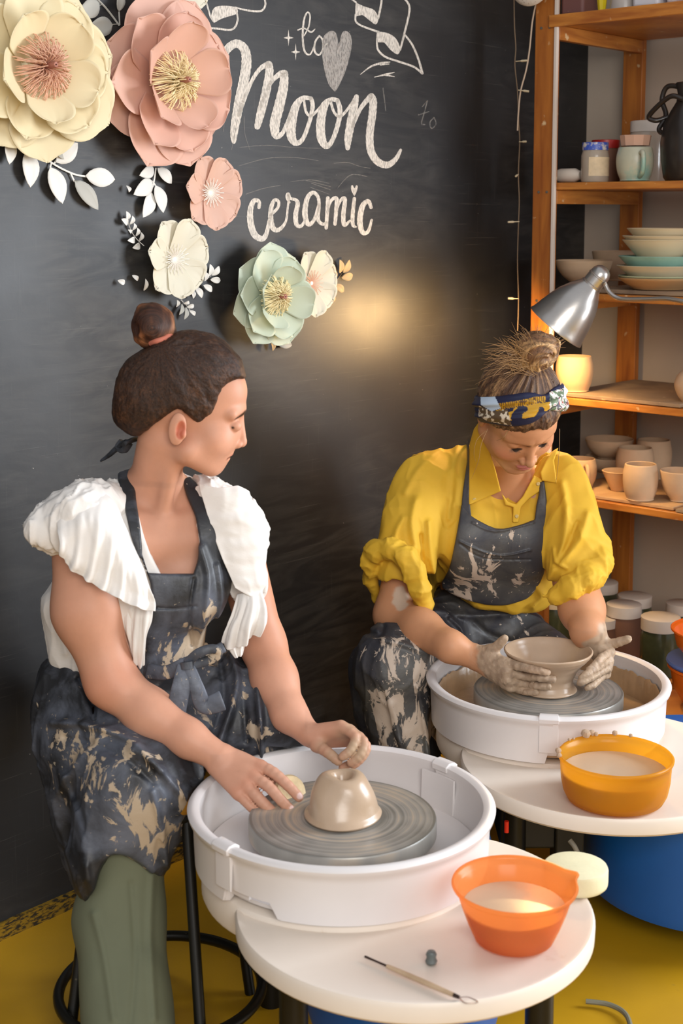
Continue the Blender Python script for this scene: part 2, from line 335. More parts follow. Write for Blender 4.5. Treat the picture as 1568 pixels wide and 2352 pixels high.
# ------------------------------------------------------------------ paper flowers
def paper(name, c, tr=.25):
    m = mat(name, c, .6, var=.03, vscale=12); N, L = nt(m); b = N['Principled BSDF']; out = N['Material Output']
    t = N.new('ShaderNodeBsdfTranslucent'); t.inputs[0].default_value = lin(c); mx = N.new('ShaderNodeMixShader'); mx.inputs[0].default_value = tr
    L.new(b.outputs[0], mx.inputs[1]); L.new(t.outputs[0], mx.inputs[2]); L.new(mx.outputs[0], out.inputs['Surface']); return m
PA = {'yellow': paper('pale_yellow_paper', '#f3e6c0'), 'pink': paper('dusty_pink_paper', '#ecc0ac'), 'peach': paper('peach_paper', '#ecc4b0'), 'cream': paper('cream_paper', '#f0ead6'),
      'mint': paper('mint_paper', '#dde6d2'), 'white': paper('white_paper', '#eeebe4', .1), 'grey': paper('grey_white_paper', '#b9b7ae', .1), 'gold': paper('gold_paper', '#dcb883', .1),
      'st_yellow': mat('pale_yellow_stamen', '#f6e6b8', .4), 'st_pink': mat('rosy_stamen', '#e3b49a', .5), 'button': mat('rose_button', '#a9705f', .6), 'whitec': mat('white_stamen', '#f3ece2', .5)}
def petal(fr, ang, length, width, elev, cup, curl, mt, parent, scal=0, r0=.0, lift=0, twist=0, tip=.75, blunt=.5, sub=(16, 12), notch=0):
    """fr = (origin, u, v, n); a bent sheet of paper with thickness"""
    O, U, V, Nn = fr; d = U*math.cos(ang)+V*math.sin(ang); s = -U*math.sin(ang)+V*math.cos(ang)
    ns, ntt = sub; v = []; f = []
    for i in range(ns+1):
        q = 1-(1-i/ns)**1.9; wq = width*(((q+.10)/(tip+.10))**.62 if q < tip else 1)*(max(0.0, 1-(max(0, q-tip*.8)/(1.0005-tip*.8))**2.9))**.5
        el = elev*(1-q)**.6 + curl*q*q                     # slope along the petal
        for j in range(ntt+1):
            t = j/ntt*2-1
            ll = length*q*(1-.05*abs(t)**2*q)
            if scal and q > .6: ll += length*scal*(abs(math.sin(t*PI*2.5))-.3)*((q-.6)/.4)
            if notch: ll -= length*notch*math.exp(-(t/.15)**2)*q**6
            h = lift + length*(math.sin(elev)*q - curl*.5*q*q*q) + cup*wq*(t*t)*(.3+.7*q)*1.15 + twist*t*q*wq
            rr = r0 + ll*math.cos(elev*.9)
            v.append(O + d*rr + s*(wq*t) + Nn*h)
    for i in range(ns):
        for j in range(ntt):
            a = i*(ntt+1)+j; f.append((a, a+1, a+ntt+2, a+ntt+1))
    mb = MB(); mb.add(v, f); return mb.build('petal', mt, parent, solid=.0007, angle=80)
def frame(px, py, off, tilt=(0, 0)):
    O = Pw(px, py, off); n = (WN + WD*tilt[0] + UP*tilt[1]).normalized(); u = (WD - n*WD.dot(n)).normalized(); return (O, u, n.cross(u)*1, n)
def stamens(fr, n, rmax, h, mt, parent, thick=.0010, button='button', seed=1):
    O, U, V, Nn = fr; R = random.Random(seed); mb = MB()
    for k in range(n):
        a = R.uniform(0, 2*PI); q = R.random()**.6; r = rmax*(.25+.75*q); hh = h*(1.15-.75*q)*R.uniform(.85, 1.1); d = U*math.cos(a)+V*math.sin(a)
        pts = [O, O+d*r*.35+Nn*hh*.75, O+d*r*.75+Nn*hh*1.1, O+d*r*1.0+Nn*hh*.85, O+d*r*1.03+Nn*hh*.55]
        mb.tube(pts, [thick]*5, 5, smooth=3)
    o = mb.build('stamens', mt, parent); o['kind'] = 'stuff'
    b = MB()
    for k in range(16):
        a = 2*PI*k/16; d = U*math.cos(a)+V*math.sin(a); b.tube([O+d*.004, O+d*.004*1.4+Nn*h*1.05, O+d*.0025+Nn*h*1.15], [.0018]*3, 5, smooth=2)
    b.build('flower_button', PA[button], parent)
def peony(px, py, R_, col, st, label, tilt=(0, 0), scal=0, off=.02, seed=3, rings=((8, 1.0, .30, .22), (7, .80, .45, .5), (5, .60, .85, .75)), core=.36):
    O = Pw(px, py, 0); t = empty('paper_flower', O); tag(t, label, 'paper flower'); fr = frame(px, py, off, tilt); R = random.Random(seed)
    for k, (n, ln, el, cup) in enumerate(rings):
        ph = R.uniform(0, 1)
        for i in range(n):
            a = 2*PI*(i+ph)/n + R.uniform(-.08, .08)
            petal(fr, a, R_*ln*R.uniform(.93, 1.07)*(1+.25*el*el*.5), R_*ln*(.40 if k else .42)*R.uniform(.95, 1.1)*(8/n)**.35, el*.85+R.uniform(-.07, .07), cup*.42, R.uniform(.02, .22)+.12*(k == 0), PA[col], t,
                  scal=scal, lift=.010*k+R.uniform(0, .004)+(i % 2)*.005, twist=R.uniform(-.10, .10), tip=.62, r0=.002+R_*.05*k, sub=(18, 18))
    f2 = (fr[0]+fr[3]*(.03+R_*.10), fr[1], fr[2], fr[3])
    stamens(f2, 260, R_*core, R_*.30, PA[st], t, seed=seed); return t
def cosmos(px, py, R_, col, label, tilt=(0, 0), off=.015, n=7, seed=4, ctr='whitec'):
    O = Pw(px, py, 0); t = empty('paper_flower', O); tag(t, label, 'paper flower'); fr = frame(px, py, off, tilt); R = random.Random(seed)
    for i in range(n):
        a = 2*PI*(i+.3)/n+R.uniform(-.05, .05)
        petal(fr, a, R_*R.uniform(.97, 1.06), R_*.42, .42, .24, .22, PA[col], t, scal=.07, lift=(i % 2)*.004, tip=.74, twist=.06, r0=.002, sub=(20, 20))
    Oc, U, V, Nn = fr; mb = MB()
    for k in range(34):
        a = 2*PI*k/34; d = U*math.cos(a)+V*math.sin(a); l = R_*(.27 if k % 2 else .38)
        mb.tube([Oc+Nn*.012, Oc+d*l*.5+Nn*(.016+l*.22), Oc+d*l+Nn*(.012+l*.42)], [.0011, .0009, .0013], 4, smooth=2)
    o = mb.build('stamens', PA[ctr], t)
    b = MB(); b.lathe([(0, .018), (.005, .018), (.008, .014), (.008, .006)], Oc, 14, Matrix((U, V, Nn)).transposed()); b.build('flower_button', PA['whitec'], t); return t
peony(62, 158, .205, 'yellow', 'st_pink', 'huge pale yellow paper flower with scalloped petals and rosy stamens', scal=.035, seed=3, tilt=(-.1, 0))
peony(362, 190, .205, 'pink', 'st_yellow', 'huge dusty pink paper flower with pale yellow stamens', seed=11, tilt=(-.05, 0.0), rings=((8, 1.0, .32, .35), (7, .84, .5, .6), (5, .62, .95, .9)))
peony(604, 678, .138, 'mint', 'st_yellow', 'mint green paper flower with curly yellow stamens', seed=6, tilt=(-.1, 0), off=.03, rings=((7, 1.0, .35, .4), (6, .85, .55, .65), (4, .65, 1.0, .9)), core=.4)
cosmos(472, 443, .098, 'peach', 'peach paper flower with open petals and white centre', seed=2)
cosmos(390, 595, .102, 'cream', 'cream paper flower with open petals, above the woman with dark bun', seed=5)
cosmos(705, 650, .094, 'cream', 'cream paper flower tucked behind the mint green one', seed=9, off=.012, ctr='st_pink')
cosmos(408, -48, .088, 'cream', 'cream paper flower cut off by the top edge', seed=12)
cosmos(150, -52, .06, 'peach', 'pale pink paper flower cut off at top left', seed=13, n=6)
def leaf(mb, b, tp, wd, off=.008, lift=.006, bend=.004):
    """lens-shaped leaf between two picture points on the wall"""
    A = Pw(*b, off); B = Pw(*tp, off+lift); d = (B-A); L_ = d.length; d.normalize(); s = WN.cross(d).normalized(); n = 9; v = []; f = []
    for i in range(n+1):
        q = i/n; ww = L_*wd*math.sin(PI*q**.85)**.8 if 0 < q < 1 else 0
        for t in (-1, -.5, 0, .5, 1): v.append(A+d*(L_*q)+s*(ww*t)+WN*(bend*(t*t)*math.sin(PI*q) + bend*math.sin(PI*q)))
    for i in range(n):
        for j in range(4): a = i*5+j; f.append((a, a+1, a+6, a+5))
    mb.add(v, f)
def sprig(stems, leaves, tr, col, label, w=.27, sw=.0022, dark=()):
    pts = tr(*leaves[0][:2]); t = empty('paper_sprig', Pw(*pts, 0)); tag(t, label, 'paper leaves')
    for st in stems:
        mb = MB(); P_ = [Pw(*tr(x, y), .006) for x, y in st]
        mb.tube(P_, [sw]*len(P_), 6, smooth=4, flat=.4); mb.build('stem', PA[col], t)
    for i, (x0, y0, x1, y1) in enumerate(leaves):
        mb = MB(); leaf(mb, tr(x0, y0), tr(x1, y1), w if i not in dark else w*.8); mb.build('leaf', PA['grey' if i in dark else col], t, solid=.0008, angle=80)
    return t
k1 = lambda x, y: (x*.357, y*.357)
k2 = lambda x, y: (260+.3827*x, 340+.3827*y)
sprig([[(225,940),(330,1045),(470,1118),(555,1135)],[(330,1050),(322,1080)],[(455,1115),(480,1170)],[(350,1050),(362,1030)],[(180,955),(178,975)],[(55,880),(55,900)]], [(360,1045,500,920),(550,1130,740,1155),(480,1160,632,1350),(322,1075,402,1312),(180,965,195,1207),(55,890,60,1058),(435,1018,318,930)], k1, 'white', 'big white paper leaf sprig under the pale yellow flower', dark=(2, 6))
sprig([[(1003,1080),(990,1170),(968,1250)],[(990,1165),(975,1168)],[(985,1170),(1003,1200)]], [(990,1085,895,1130),(1012,1080,1104,1182),(980,1165,858,1252),(978,1240,918,1400),(1000,1192,1050,1370)], k1, 'white', 'white paper sprig hanging under the pink flower')
sprig([[(600,-30),(680,50),(768,165)],[(770,160),(765,60)],[(655,30),(600,50)],[(755,155),(700,160)]], [(640,20,495,100),(725,160,562,185),(765,75,765,-60)], k1, 'grey', 'grey white paper sprig at the top between the two big flowers')
sprig([[(475,765),(500,810)]], [(480,770,462,835),(490,790,470,878),(498,805,512,900),(495,795,545,842),(485,770,522,765)], k1, 'white', 'tiny white paper sprig right below the pale yellow flower', sw=.001)
sprig([[(1290,700),(1310,725)]], [(1290,705,1378,762)], k1, 'white', 'white paper leaf tip at lower right of pink flower', sw=.001)
sprig([[(78,405),(105,490),(140,545),(185,587)]], [(80,440,78,378),(100,460,115,405),(85,460,48,425),(115,495,125,450),(105,515,88,490),(135,530,145,478),(155,560,168,505),(130,550,85,555),(160,580,115,600)], k2, 'white', 'small white paper sprig left of the cream flower', sw=.001)
sprig([[(450,855),(520,810),(592,765)]], [(575,770,580,695),(590,765,635,708),(582,790,643,795),(540,822,592,862),(490,835,532,900),(548,800,552,740),(462,845,480,905)], k2, 'white', 'white paper sprig at the right of the lower cream flower', sw=.0012)
sprig([[(405,910),(445,950),(468,985)]], [(378,955,382,910),(420,935,455,920),(440,955,484,942),(455,975,490,1006),(412,935,395,1002),(435,955,425,1030)], k2, 'white', 'small white and grey sprig above the dark hair bun', sw=.001, dark=(4, 5))
sprig([[(1262,860),(1320,820),(1372,752)]], [(1360,752,1358,668),(1378,750,1417,670),(1370,780,1437,762),(1325,822,1384,862),(1282,865,1330,920),(1318,800,1320,722)], k2, 'gold', 'golden paper sprig right of the cream flower', sw=.0013)
sprig([[(930,1090),(985,1165)]], [(965,1115,1030,1095),(958,1130,1005,1145),(975,1165,1072,1185),(945,1150,957,1218)], k2, 'gold', 'golden paper sprig below the mint green flower', sw=.0013, dark=(2,))
for (a, b, wd, lb) in (((270, 644), (286, 652), .35, 'single white paper leaf scrap, left of the cream flower'), ((303, 632), (316, 645), .3, 'white paper leaf scrap nearer the cream flower'), ((330, 668), (334, 640), .2, 'narrow white paper scrap above the dark bun'), ((290, 426), (296, 442), .3, 'tiny beige paper scrap beside the hanging sprig')):
    mb = MB(); leaf(mb, a, b, wd); o = mb.build('paper_scrap', PA['white'], None, solid=.0008); tag(o, lb, 'paper scrap')
# ------------------------------------------------------------------ potter's wheels
def disc_prof(R, z0, z1, b=.01, inner=0.0):
    return [(inner, z0), (R-b, z0), (R-b*.3, z0+b*.3), (R, z0+b), (R, z1-b), (R-b*.3, z1-b*.3), (R-b, z1), (inner, z1)]
def arc_band(mb, c, prof_fn, a0, a1, seg):
    """closed cross-section swept over an arc, section depends on the angle"""
    v = []; f = []; m = len(prof_fn(a0))
    for k in range(seg+1):
        a = a0+(a1-a0)*k/seg
        for r, z in prof_fn(a): v.append((c[0]+r*math.cos(a), c[1]+r*math.sin(a), z))
    for k in range(seg):
        for i in range(m): j = (i+1) % m; f.append((k*m+i, k*m+j, (k+1)*m+j, (k+1)*m+i))
    f += [tuple(range(m)), tuple(seg*m+i for i in range(m))[::-1]]
    mb.add(v, f)
def make_wheel(cx, cy, joint, tab, label, slip, ZR=.54, ZT=.415, tabr=.34, headz=.51, notchdir=1):
    t = empty('pottery_wheel', (cx, cy, 0)); tag(t, label, 'pottery wheel')
    RO = .286
    def prof(a, grow=0., zb=None):
        zb = ZT+.012 if zb is None else zb
        R = RO+grow
        return [(R-.012, zb), (R-.002, zb+.004), (R+.001, ZR-.03), (R+.004, ZR-.018), (R+.010, ZR-.012), (R+.012, ZR-.004), (R+.007, ZR+.002), (R-.003, ZR+.003), (R-.012, ZR-.002), (R-.012, ZR-.014), (R-.009, ZR-.03), (R-.016, zb+.02), (R-.022, zb+.006)]
    def zb_at(a):
        d = (a-joint+PI) % (2*PI)-PI
        d *= notchdir
        if -.02 < d < .36: return ZT+.04
        if .36 <= d < .42: return ZT+.04-.028*(d-.36)/.06
        return ZT+.012
    halves = ((joint-.02, joint+PI+.05, 0), (joint+PI-.02, joint+2*PI+.03, .004))
    for a0, a1, g in halves:
        mb = MB(); arc_band(mb, (cx, cy), lambda a, g=g: prof(a, g, zb_at(a)), a0, a1, 110); o = mb.build('splash_pan', M['white_plastic'], t, angle=50)
    # overlapping joint strips
    for ja in (joint, joint+PI):
        mb = MB(); arc_band(mb, (cx, cy), lambda a: [(RO+.004, ZT+.042), (RO+.008, ZT+.044), (RO+.0085, ZR-.012), (RO+.016, ZR-.010), (RO+.017, ZR), (RO+.01, ZR+.006), (RO-.006, ZR+.007), (RO-.016, ZR), (RO-.015, ZR-.012), (RO-.0, ZR-.008)], ja-.075, ja+.075, 8)
        mb.build('pan_joint', M['white_plastic'], t, bevel=.001)
        mb = MB(); arc_band(mb, (cx, cy), lambda a: [(RO-.019, ZT+.03), (RO-.0125, ZT+.03), (RO-.0125, ZR-.02), (RO-.016, ZR-.02)], ja-.17, ja+.17, 12)
        mb.build('pan_joint_lining', M['white_plastic'], t)
    mb = MB(); mb.lathe([(0, ZT+.022), (RO-.02, ZT+.022), (RO-.018, ZT+.030), (0, ZT+.030)], (cx, cy, 0), 64); mb.build('pan_floor', M['white_plastic'] if not slip else M['slip'], t)
    if slip:
        mb = MB(); R = random.Random(5); hs = [R.uniform(.35, .95) for _ in range(240)]
        hs = [(hs[i]+hs[i-1]*2+hs[(i+1) % 240])/4 for i in range(240)]
        v = []; f = []
        for k in range(241):
            a = 2*PI*k/240; dd = math.sin(a*1.0+1.2)*.15; z1 = ZT+.03+(.062+.02*dd)*(.75+.35*hs[k % 240])
            v += [(cx+(RO-.0195)*math.cos(a), cy+(RO-.0195)*math.sin(a), ZT+.028), (cx+(RO-.0165)*math.cos(a), cy+(RO-.0165)*math.sin(a), z1-.004), (cx+(RO-.0135)*math.cos(a), cy+(RO-.0135)*math.sin(a), z1)]
        for k in range(240):
            for i in (0, 1): f.append((k*3+i, k*3+i+1, k*3+i+4, k*3+i+3))
        mb.add(v, f); mb.build('slip_splash', M['slip'], t)
    # wheel head
    mb = MB(); prof_h = [(0, headz-.036), (.180, headz-.036), (.184, headz-.032), (.184, headz-.003), (.182, headz), (.174, headz), (.12, headz-.0006), (.115, headz-.0012), (.08, headz-.0004), (0, headz)]
    mb.lathe(prof_h, (cx, cy, 0), 96); mb.build('wheel_head', M['head'], t)
    mb = MB(); mb.lathe([(0.03, ZT), (.03, headz-.03), (0, headz-.03)], (cx, cy, 0), 24); mb.build('spindle', M['black_metal'], t)
    # deck and worktop
    tx, ty = tab
    mb = MB(); mb.lathe(disc_prof(.276, ZT-.055, ZT+.013, .014), (cx, cy, 0), 72); mb.build('deck', M['cream_top'], t)
    mb = MB(); mb.lathe([(0, ZT-.036), (tabr-.006, ZT-.036), (tabr, ZT-.03), (tabr+.001, ZT-.004), (tabr-.003, ZT+.003), (tabr-.009, ZT+.003), (tabr-.016, ZT), (0, ZT)], (tx, ty, 0), 96); mb.build('worktop', M['cream_top'], t)
    return t, (tx, ty)
def head_mat():
    m = bpy.data.materials.new('wheel_head_aluminium'); m.use_nodes = True; N, L = nt(m); b = N['Principled BSDF']; b.inputs['Metallic'].default_value = .25; b.inputs['Roughness'].default_value = .38
    tc = N.new('ShaderNodeTexCoord'); sx = N.new('ShaderNodeSeparateXYZ'); L.new(tc.outputs['Object'], sx.inputs[0])
    cb = N.new('ShaderNodeCombineXYZ'); L.new(sx.outputs[0], cb.inputs[0]); L.new(sx.outputs[1], cb.inputs[1])
    ln = N.new('ShaderNodeVectorMath'); ln.operation = 'LENGTH'; L.new(cb.outputs[0], ln.inputs[0])
    n = N.new('ShaderNodeTexNoise'); n.noise_dimensions = '1D'; n.inputs['Scale'].default_value = 70; n.inputs['Detail'].default_value = 4; L.new(ln.outputs['Value'], n.inputs['W'])
    n3 = N.new('ShaderNodeTexNoise'); n3.inputs['Scale'].default_value = 9; L.new(tc.outputs['Object'], n3.inputs['Vector'])
    mm = N.new('ShaderNodeMath'); mm.operation = 'ADD'; L.new(n.outputs['Fac'], mm.inputs[0]); L.new(n3.outputs['Fac'], mm.inputs[1])
    cr = N.new('ShaderNodeValToRGB'); e = cr.color_ramp.elements; e[0].position = .38; e[0].color = lin('#77756f'); e[1].position = .62; e[1].color = lin('#c0ae98')
    e2 = cr.color_ramp.elements.new(.5); e2.color = lin('#9c9891')
    hf = N.new('ShaderNodeMath'); hf.operation = 'MULTIPLY'; hf.inputs[1].default_value = .5; L.new(mm.outputs[0], hf.inputs[0]); L.new(hf.outputs[0], cr.inputs[0]); L.new(cr.outputs[0], b.inputs['Base Color'])
    bp = N.new('ShaderNodeBump'); bp.inputs['Strength'].default_value = .35; bp.inputs['Distance'].default_value = .002; L.new(n.outputs['Fac'], bp.inputs['Height']); L.new(bp.outputs[0], b.inputs['Normal'])
    return m
M['head'] = head_mat()
NW = (.002, 2.645); FW = (.512, 3.39)
wheel_near, nt_tab = make_wheel(*NW, math.radians(222), (.133, 2.462), 'white pottery wheel in the foreground with a rounded cream worktop', False, tabr=.327)
wheel_far, ft_tab = make_wheel(*FW, math.radians(262), (.616, 3.168), 'white pottery wheel at right, its pan splashed with brown slip', True, tabr=.337)
def wheel_body(t, cx, cy, x, y, r, ztop=.37, zbot=.13, legs=()):
    mb = MB(); mb.lathe([(0, zbot), (r-.03, zbot), (r-.006, zbot+.006), (r, zbot+.03), (r, ztop), (0, ztop)], (x, y, 0), 64); mb.build('motor_housing', M['blue'], t)
    for (lx, ly) in legs:
        mb = MB(); mb.tube([(lx, ly, .0), (lx, ly, .378)], .026, 20); mb.build('leg', M['black_metal'], t)
wheel_body(wheel_far, *FW, .885, 3.275, .295, .378, .07, ((.40, 3.12), (.36, 3.5), (.75, 3.62), (.95, 3.2)))
wheel_body(wheel_near, *NW, .12, 2.60, .19, .36, .13, ((.36, 2.42), (-.085, 2.36), (-.15, 2.85), (.28, 2.8)))
mb = MB(); mb.box((.435, 3.22, .31), (.13, .16, .2)); mb.box((.53, 3.17, .28), (.07, .08, .26)); mb.build('control_box', M['dark'], wheel_far, bevel=.006)
mb = MB(); mb.box((.335, 3.25, .26), (.012, .16, .22), Matrix.Rotation(-.25, 3, 'Y')); mb.build('side_plate', M['blue'], wheel_far)
pr = mat('red_plastic_plug', '#e0301c', .35)
mb = MB(); q = P(1163, 1898, 3.06); mb.tube([q+Vector((0, 0, .012)), q-Vector((0, 0, .014))], .0055, 10); mb.build('red_plug', pr, wheel_far)
mb = MB(); mb.tube([P(1308, 1930, 3.05), P(1322, 1950, 3.04), P(1333, 1985, 3.05), P(1330, 2040, 3.1), P(1290, 2080, 3.2)], .006, 10, smooth=6); mb.build('power_cord', mat('grey_cord', '#8d8a80', .5), wheel_far)
mb = MB(); mb.tube([Pz(1345, 2300, .012), Pz(1400, 2308, .012), Pz(1440, 2335, .012), Pz(1455, 2400, .012)], .0055, 8, smooth=8); o = mb.build('floor_cord', mat('grey_floor_cord', '#77735f', .5)); tag(o, 'grey cable lying on the yellow floor at lower right', 'cable')

# ------------------------------------------------------------------ clay on the wheels
mb = MB(); hz = .51
R = random.Random(3); prof = [(0, hz), (.078, hz), (.079, hz+.006), (.069, hz+.014), (.066, hz+.03), (.061, hz+.05), (.054, hz+.068), (.047, hz+.083), (.040, hz+.092), (.031, hz+.096), (.021, hz+.094), (.016, hz+.085), (.012, hz+.07), (0, hz+.066)]
mb.lathe(prof, (*NW, 0), 64)
vs = []
for v in mb.v:
    a = math.atan2(v[1]-NW[1], v[0]-NW[0]); z = v[2]-hz; k = 1+.035*math.sin(3*a+z*60)*(z > .004)+.03*math.sin(2*a-1+z*40)*(z > .004)
    vs.append((NW[0]+(v[0]-NW[0])*k, NW[1]+(v[1]-NW[1])*k, hz+(v[2]-hz)*.90+.002*math.sin(2*a+1)*(z > .05)))
mb.v = vs; o = mb.build('clay_lump', M['clay'], subsurf=1); tag(o, 'dome of wet clay with a thumb hole, centred on the foreground wheel head', 'clay')
mb = MB(); R = random.Random(8)
BC = (FW[0]-.003, FW[1]-.012); bz = .511
bp_ = [(0, bz), (.066, bz), (.072, bz+.004), (.066, bz+.012), (.061, bz+.022), (.063, bz+.036), (.072, bz+.054), (.088, bz+.074), (.101, bz+.088), (.108, bz+.098), (.109, bz+.102), (.106, bz+.104), (.102, bz+.101), (.095, bz+.09), (.082, bz+.074), (.066, bz+.056), (.052, bz+.04), (.03, bz+.03), (0, bz+.028)]
bp_ = [(r, bz+(z-bz)*1.0) for r, z in bp_]
fine = []
for i in range(len(bp_)-1):
    for k in range(3): fine.append((bp_[i][0]+(bp_[i+1][0]-bp_[i][0])*k/3, bp_[i][1]+(bp_[i+1][1]-bp_[i][1])*k/3))
fine.append(bp_[-1]); fine = [(r+(.0007*math.sin(z*900) if .008 < z-bz < .095 else 0), z) for r, z in fine]
mb.lathe(fine, (*BC, 0), 96); o = mb.build('clay_bowl', M['clay'], angle=180); tag(o, 'freshly thrown flared clay bowl held between the hands on the far wheel', 'bowl')

# ------------------------------------------------------------------ water bowls and things on the worktops
def plastic(name, c, rough=.25, alpha_t=.45):
    m = bpy.data.materials.new(name); m.use_nodes = True; N, L = nt(m); b = N['Principled BSDF']; b.inputs['Base Color'].default_value = lin(c); b.inputs['Roughness'].default_value = rough
    out = N['Material Output']; t = N.new('ShaderNodeBsdfTranslucent'); t.inputs[0].default_value = lin(c); tr = N.new('ShaderNodeBsdfTransparent'); tr.inputs[0].default_value = tuple(min(1, x**.6) for x in lin(c)[:3])+(1,)
    mx = N.new('ShaderNodeMixShader'); mx.inputs[0].default_value = .5; mx2 = N.new('ShaderNodeMixShader'); mx2.inputs[0].default_value = alpha_t*.55
    L.new(b.outputs[0], mx.inputs[1]); L.new(t.outputs[0], mx.inputs[2]); L.new(mx.outputs[0], mx2.inputs[1]); L.new(tr.outputs[0], mx2.inputs[2]); L.new(mx2.outputs[0], out.inputs['Surface']); return m
WAT = mat('milky_clay_water', '#c3aa90', .22, var=.05, vscale=6, spec=.5)
def water_bowl(cx, cy, z, prof_out, th, level, mt, wm, label, spout=None, cat='bowl'):
    t = empty('plastic_bowl', (cx, cy, z)); tag(t, label, cat)
    inner = [(max(0, r-th), zz+th*(zz < .01)) for r, zz in prof_out][::-1]
    full = [(0, prof_out[0][1])]+prof_out+inner+[(0, prof_out[0][1]+th)]
    mb = MB(); mb.lathe(full, (0, 0, 0), 72)
    v = []
    for x, y, zz in mb.v:
        if spout is not None:
            a = math.atan2(y, x); d = (a-spout+PI) % (2*PI)-PI; k = 1+.14*math.exp(-(d/.13)**2)*max(0, (zz/prof_out[-1][1])-.72)/.28; x, y = x*k, y*k
        v.append((x+cx, y+cy, zz+z))
    mb.v = v; o = mb.build('bowl_wall', mt, t, angle=60)
    rw = np.interp(level, [q[1] for q in prof_out], [q[0] for q in prof_out])-th*1.2
    mb = MB(); mb.lathe([(0, level-.004), (rw-.003, level-.004), (rw, level), (0, level)], (cx, cy, z), 48); mb.build('clay_water', wm, t); return t
ob = Vector((.302, 2.345, 0))
def rs(p, s, sz): return [(r*s, z*sz) for r, z in p]
water_bowl(ob.x, ob.y, .4175, rs([(.063, 0), (.070, .004), (.082, .03), (.094, .062), (.102, .088), (.105, .092), (.110, .096), (.112, .100), (.111, .103)], .985, 1.0), .0028, .062, plastic('orange_translucent_plastic', '#f8ae6c', .2, .95), WAT, 'translucent orange plastic bowl of clay water on the foreground worktop', spout=math.radians(18))
yb = Vector((.594, 2.945, 0))
water_bowl(yb.x, yb.y, .4175, [(.094, 0), (.104, .004), (.112, .02), (.117, .045), (.119, .075), (.119, .088), (.1235, .091), (.1245, .096), (.122, .099)], .003, .062, plastic('amber_translucent_plastic', '#f0bc44', .25, .9), WAT, 'amber yellow plastic bowl of clay water with clay on its rim')
mb = MB(); R = random.Random(2)
for k in range(16):
    a = math.radians(115+R.uniform(-55, 70)); r = .121+R.uniform(-.004, .004); s = R.uniform(.003, .008)*(1.6 if k < 3 else 1); a = math.radians(112) if k < 3 else a
    mb.lathe([(0, -s), (s*.7, -s*.7), (s, 0), (s*.8, s*.6), (0, s*.9)], (yb.x+r*math.cos(a), yb.y+r*math.sin(a), .4175+.099+s*.4), 8)
for o_ in [o for o in bpy.data.objects if o.name.startswith('plastic_bowl') and 'amber' in o['label']]: mb.build('clay_crumbs', M['clay'], o_)
tp = Vector((.443, 2.547, 0)); mb = MB(); mb.lathe([(0, 0), (.057, 0), (.060, .003), (.061, .008), (.061, .032), (.059, .037), (.054, .039), (0, .0395)], (tp.x, tp.y, .4185), 40)
o = mb.build('round_sponge', mat('cream_foam', '#d9d2ad', .8, var=.05, vscale=20, bump=.3, bscale=90)); tag(o, 'thick cream round sponge behind the orange bowl', 'sponge')
t = empty('clay_tool', Pz(960, 2250, .418)); tag(t, 'wooden needle tool lying on the foreground worktop', 'tool')
A, B = Pz(838, 2197, .4225), Pz(1080, 2302, .4225); d = B-A
mb = MB(); mb.tube([A+d*.22, A+d*.4, A+d*.6, A+d*.85], [.0035, .0045, .0048, .0038], 10, smooth=5); mb.build('handle', wood_mat('worn_tool_wood', '#a78b6c', '#c4a98a', (6, 6, 6)), t)
mb = MB(); mb.tube([A, A+d*.12, A+d*.24], [.0022, .0018, .0022], 8); mb.tube([A+d*.84, A+d*.9], [.0038, .003], 8); mb.build('ferrule', mat('dark_steel', '#4a3a34', .35, .8), t)
lp = [A+d*.9, A+d*.95+Vector((.006, .008, 0)), B+Vector((.012, 0, 0)), A+d*.96+Vector((-.002, -.008, 0)), A+d*.9]
mb = MB(); mb.tube(lp, .0009, 6, smooth=5); mb.build('wire_loop', mat('steel_wire', '#b9a9a0', .3, .9), t)
q = Pz(990, 2212, .4175); mb = MB(); mb.lathe([(0, 0), (.009, 0), (.0105, .004), (.008, .010), (.0095, .016), (.007, .021), (0, .022)], q, 12)
o = mb.build('clay_nub', mat('grey_wet_lump', '#5e6360', .3, var=.2, vscale=80)); tag(o, 'small dark grey lump beside the wooden tool', 'clay lump')

# ------------------------------------------------------------------ stool under the left woman
SC = Vector((-.385, 2.87, 0)); t = empty('round_stool', SC); tag(t, 'black metal ring stool with a round wooden seat under the left woman', 'stool')
mb = MB(); mb.lathe(disc_prof(.165, .475, .505, .008), SC, 40); mb.build('seat', mat('ochre_seat', '#a8741c', .5, var=.1), t)
def ring(c, r, z, tr, seg=64): return [(c.x+r*math.cos(2*PI*k/seg), c.y+r*math.sin(2*PI*k/seg), z) for k in range(seg+1)]
mb = MB(); mb.tube(ring(SC, .148, .462, 0), .009, 8); mb.build('seat_ring', M['black_metal'], t)
RC = Vector((-.376, 2.775, 0)); mb = MB(); mb.tube(ring(RC, .21, .08, 0), .0115, 10); mb.build('foot_ring', M['black_metal'], t)
for a in (-60, 32, 122, 214):
    a = math.radians(a); mb = MB(); mb.tube([(SC.x+.14*math.cos(a), SC.y+.14*math.sin(a), .47), (RC.x+.21*math.cos(a), RC.y+.21*math.sin(a), .0)], .0115, 10); mb.build('leg', M['black_metal'], t)
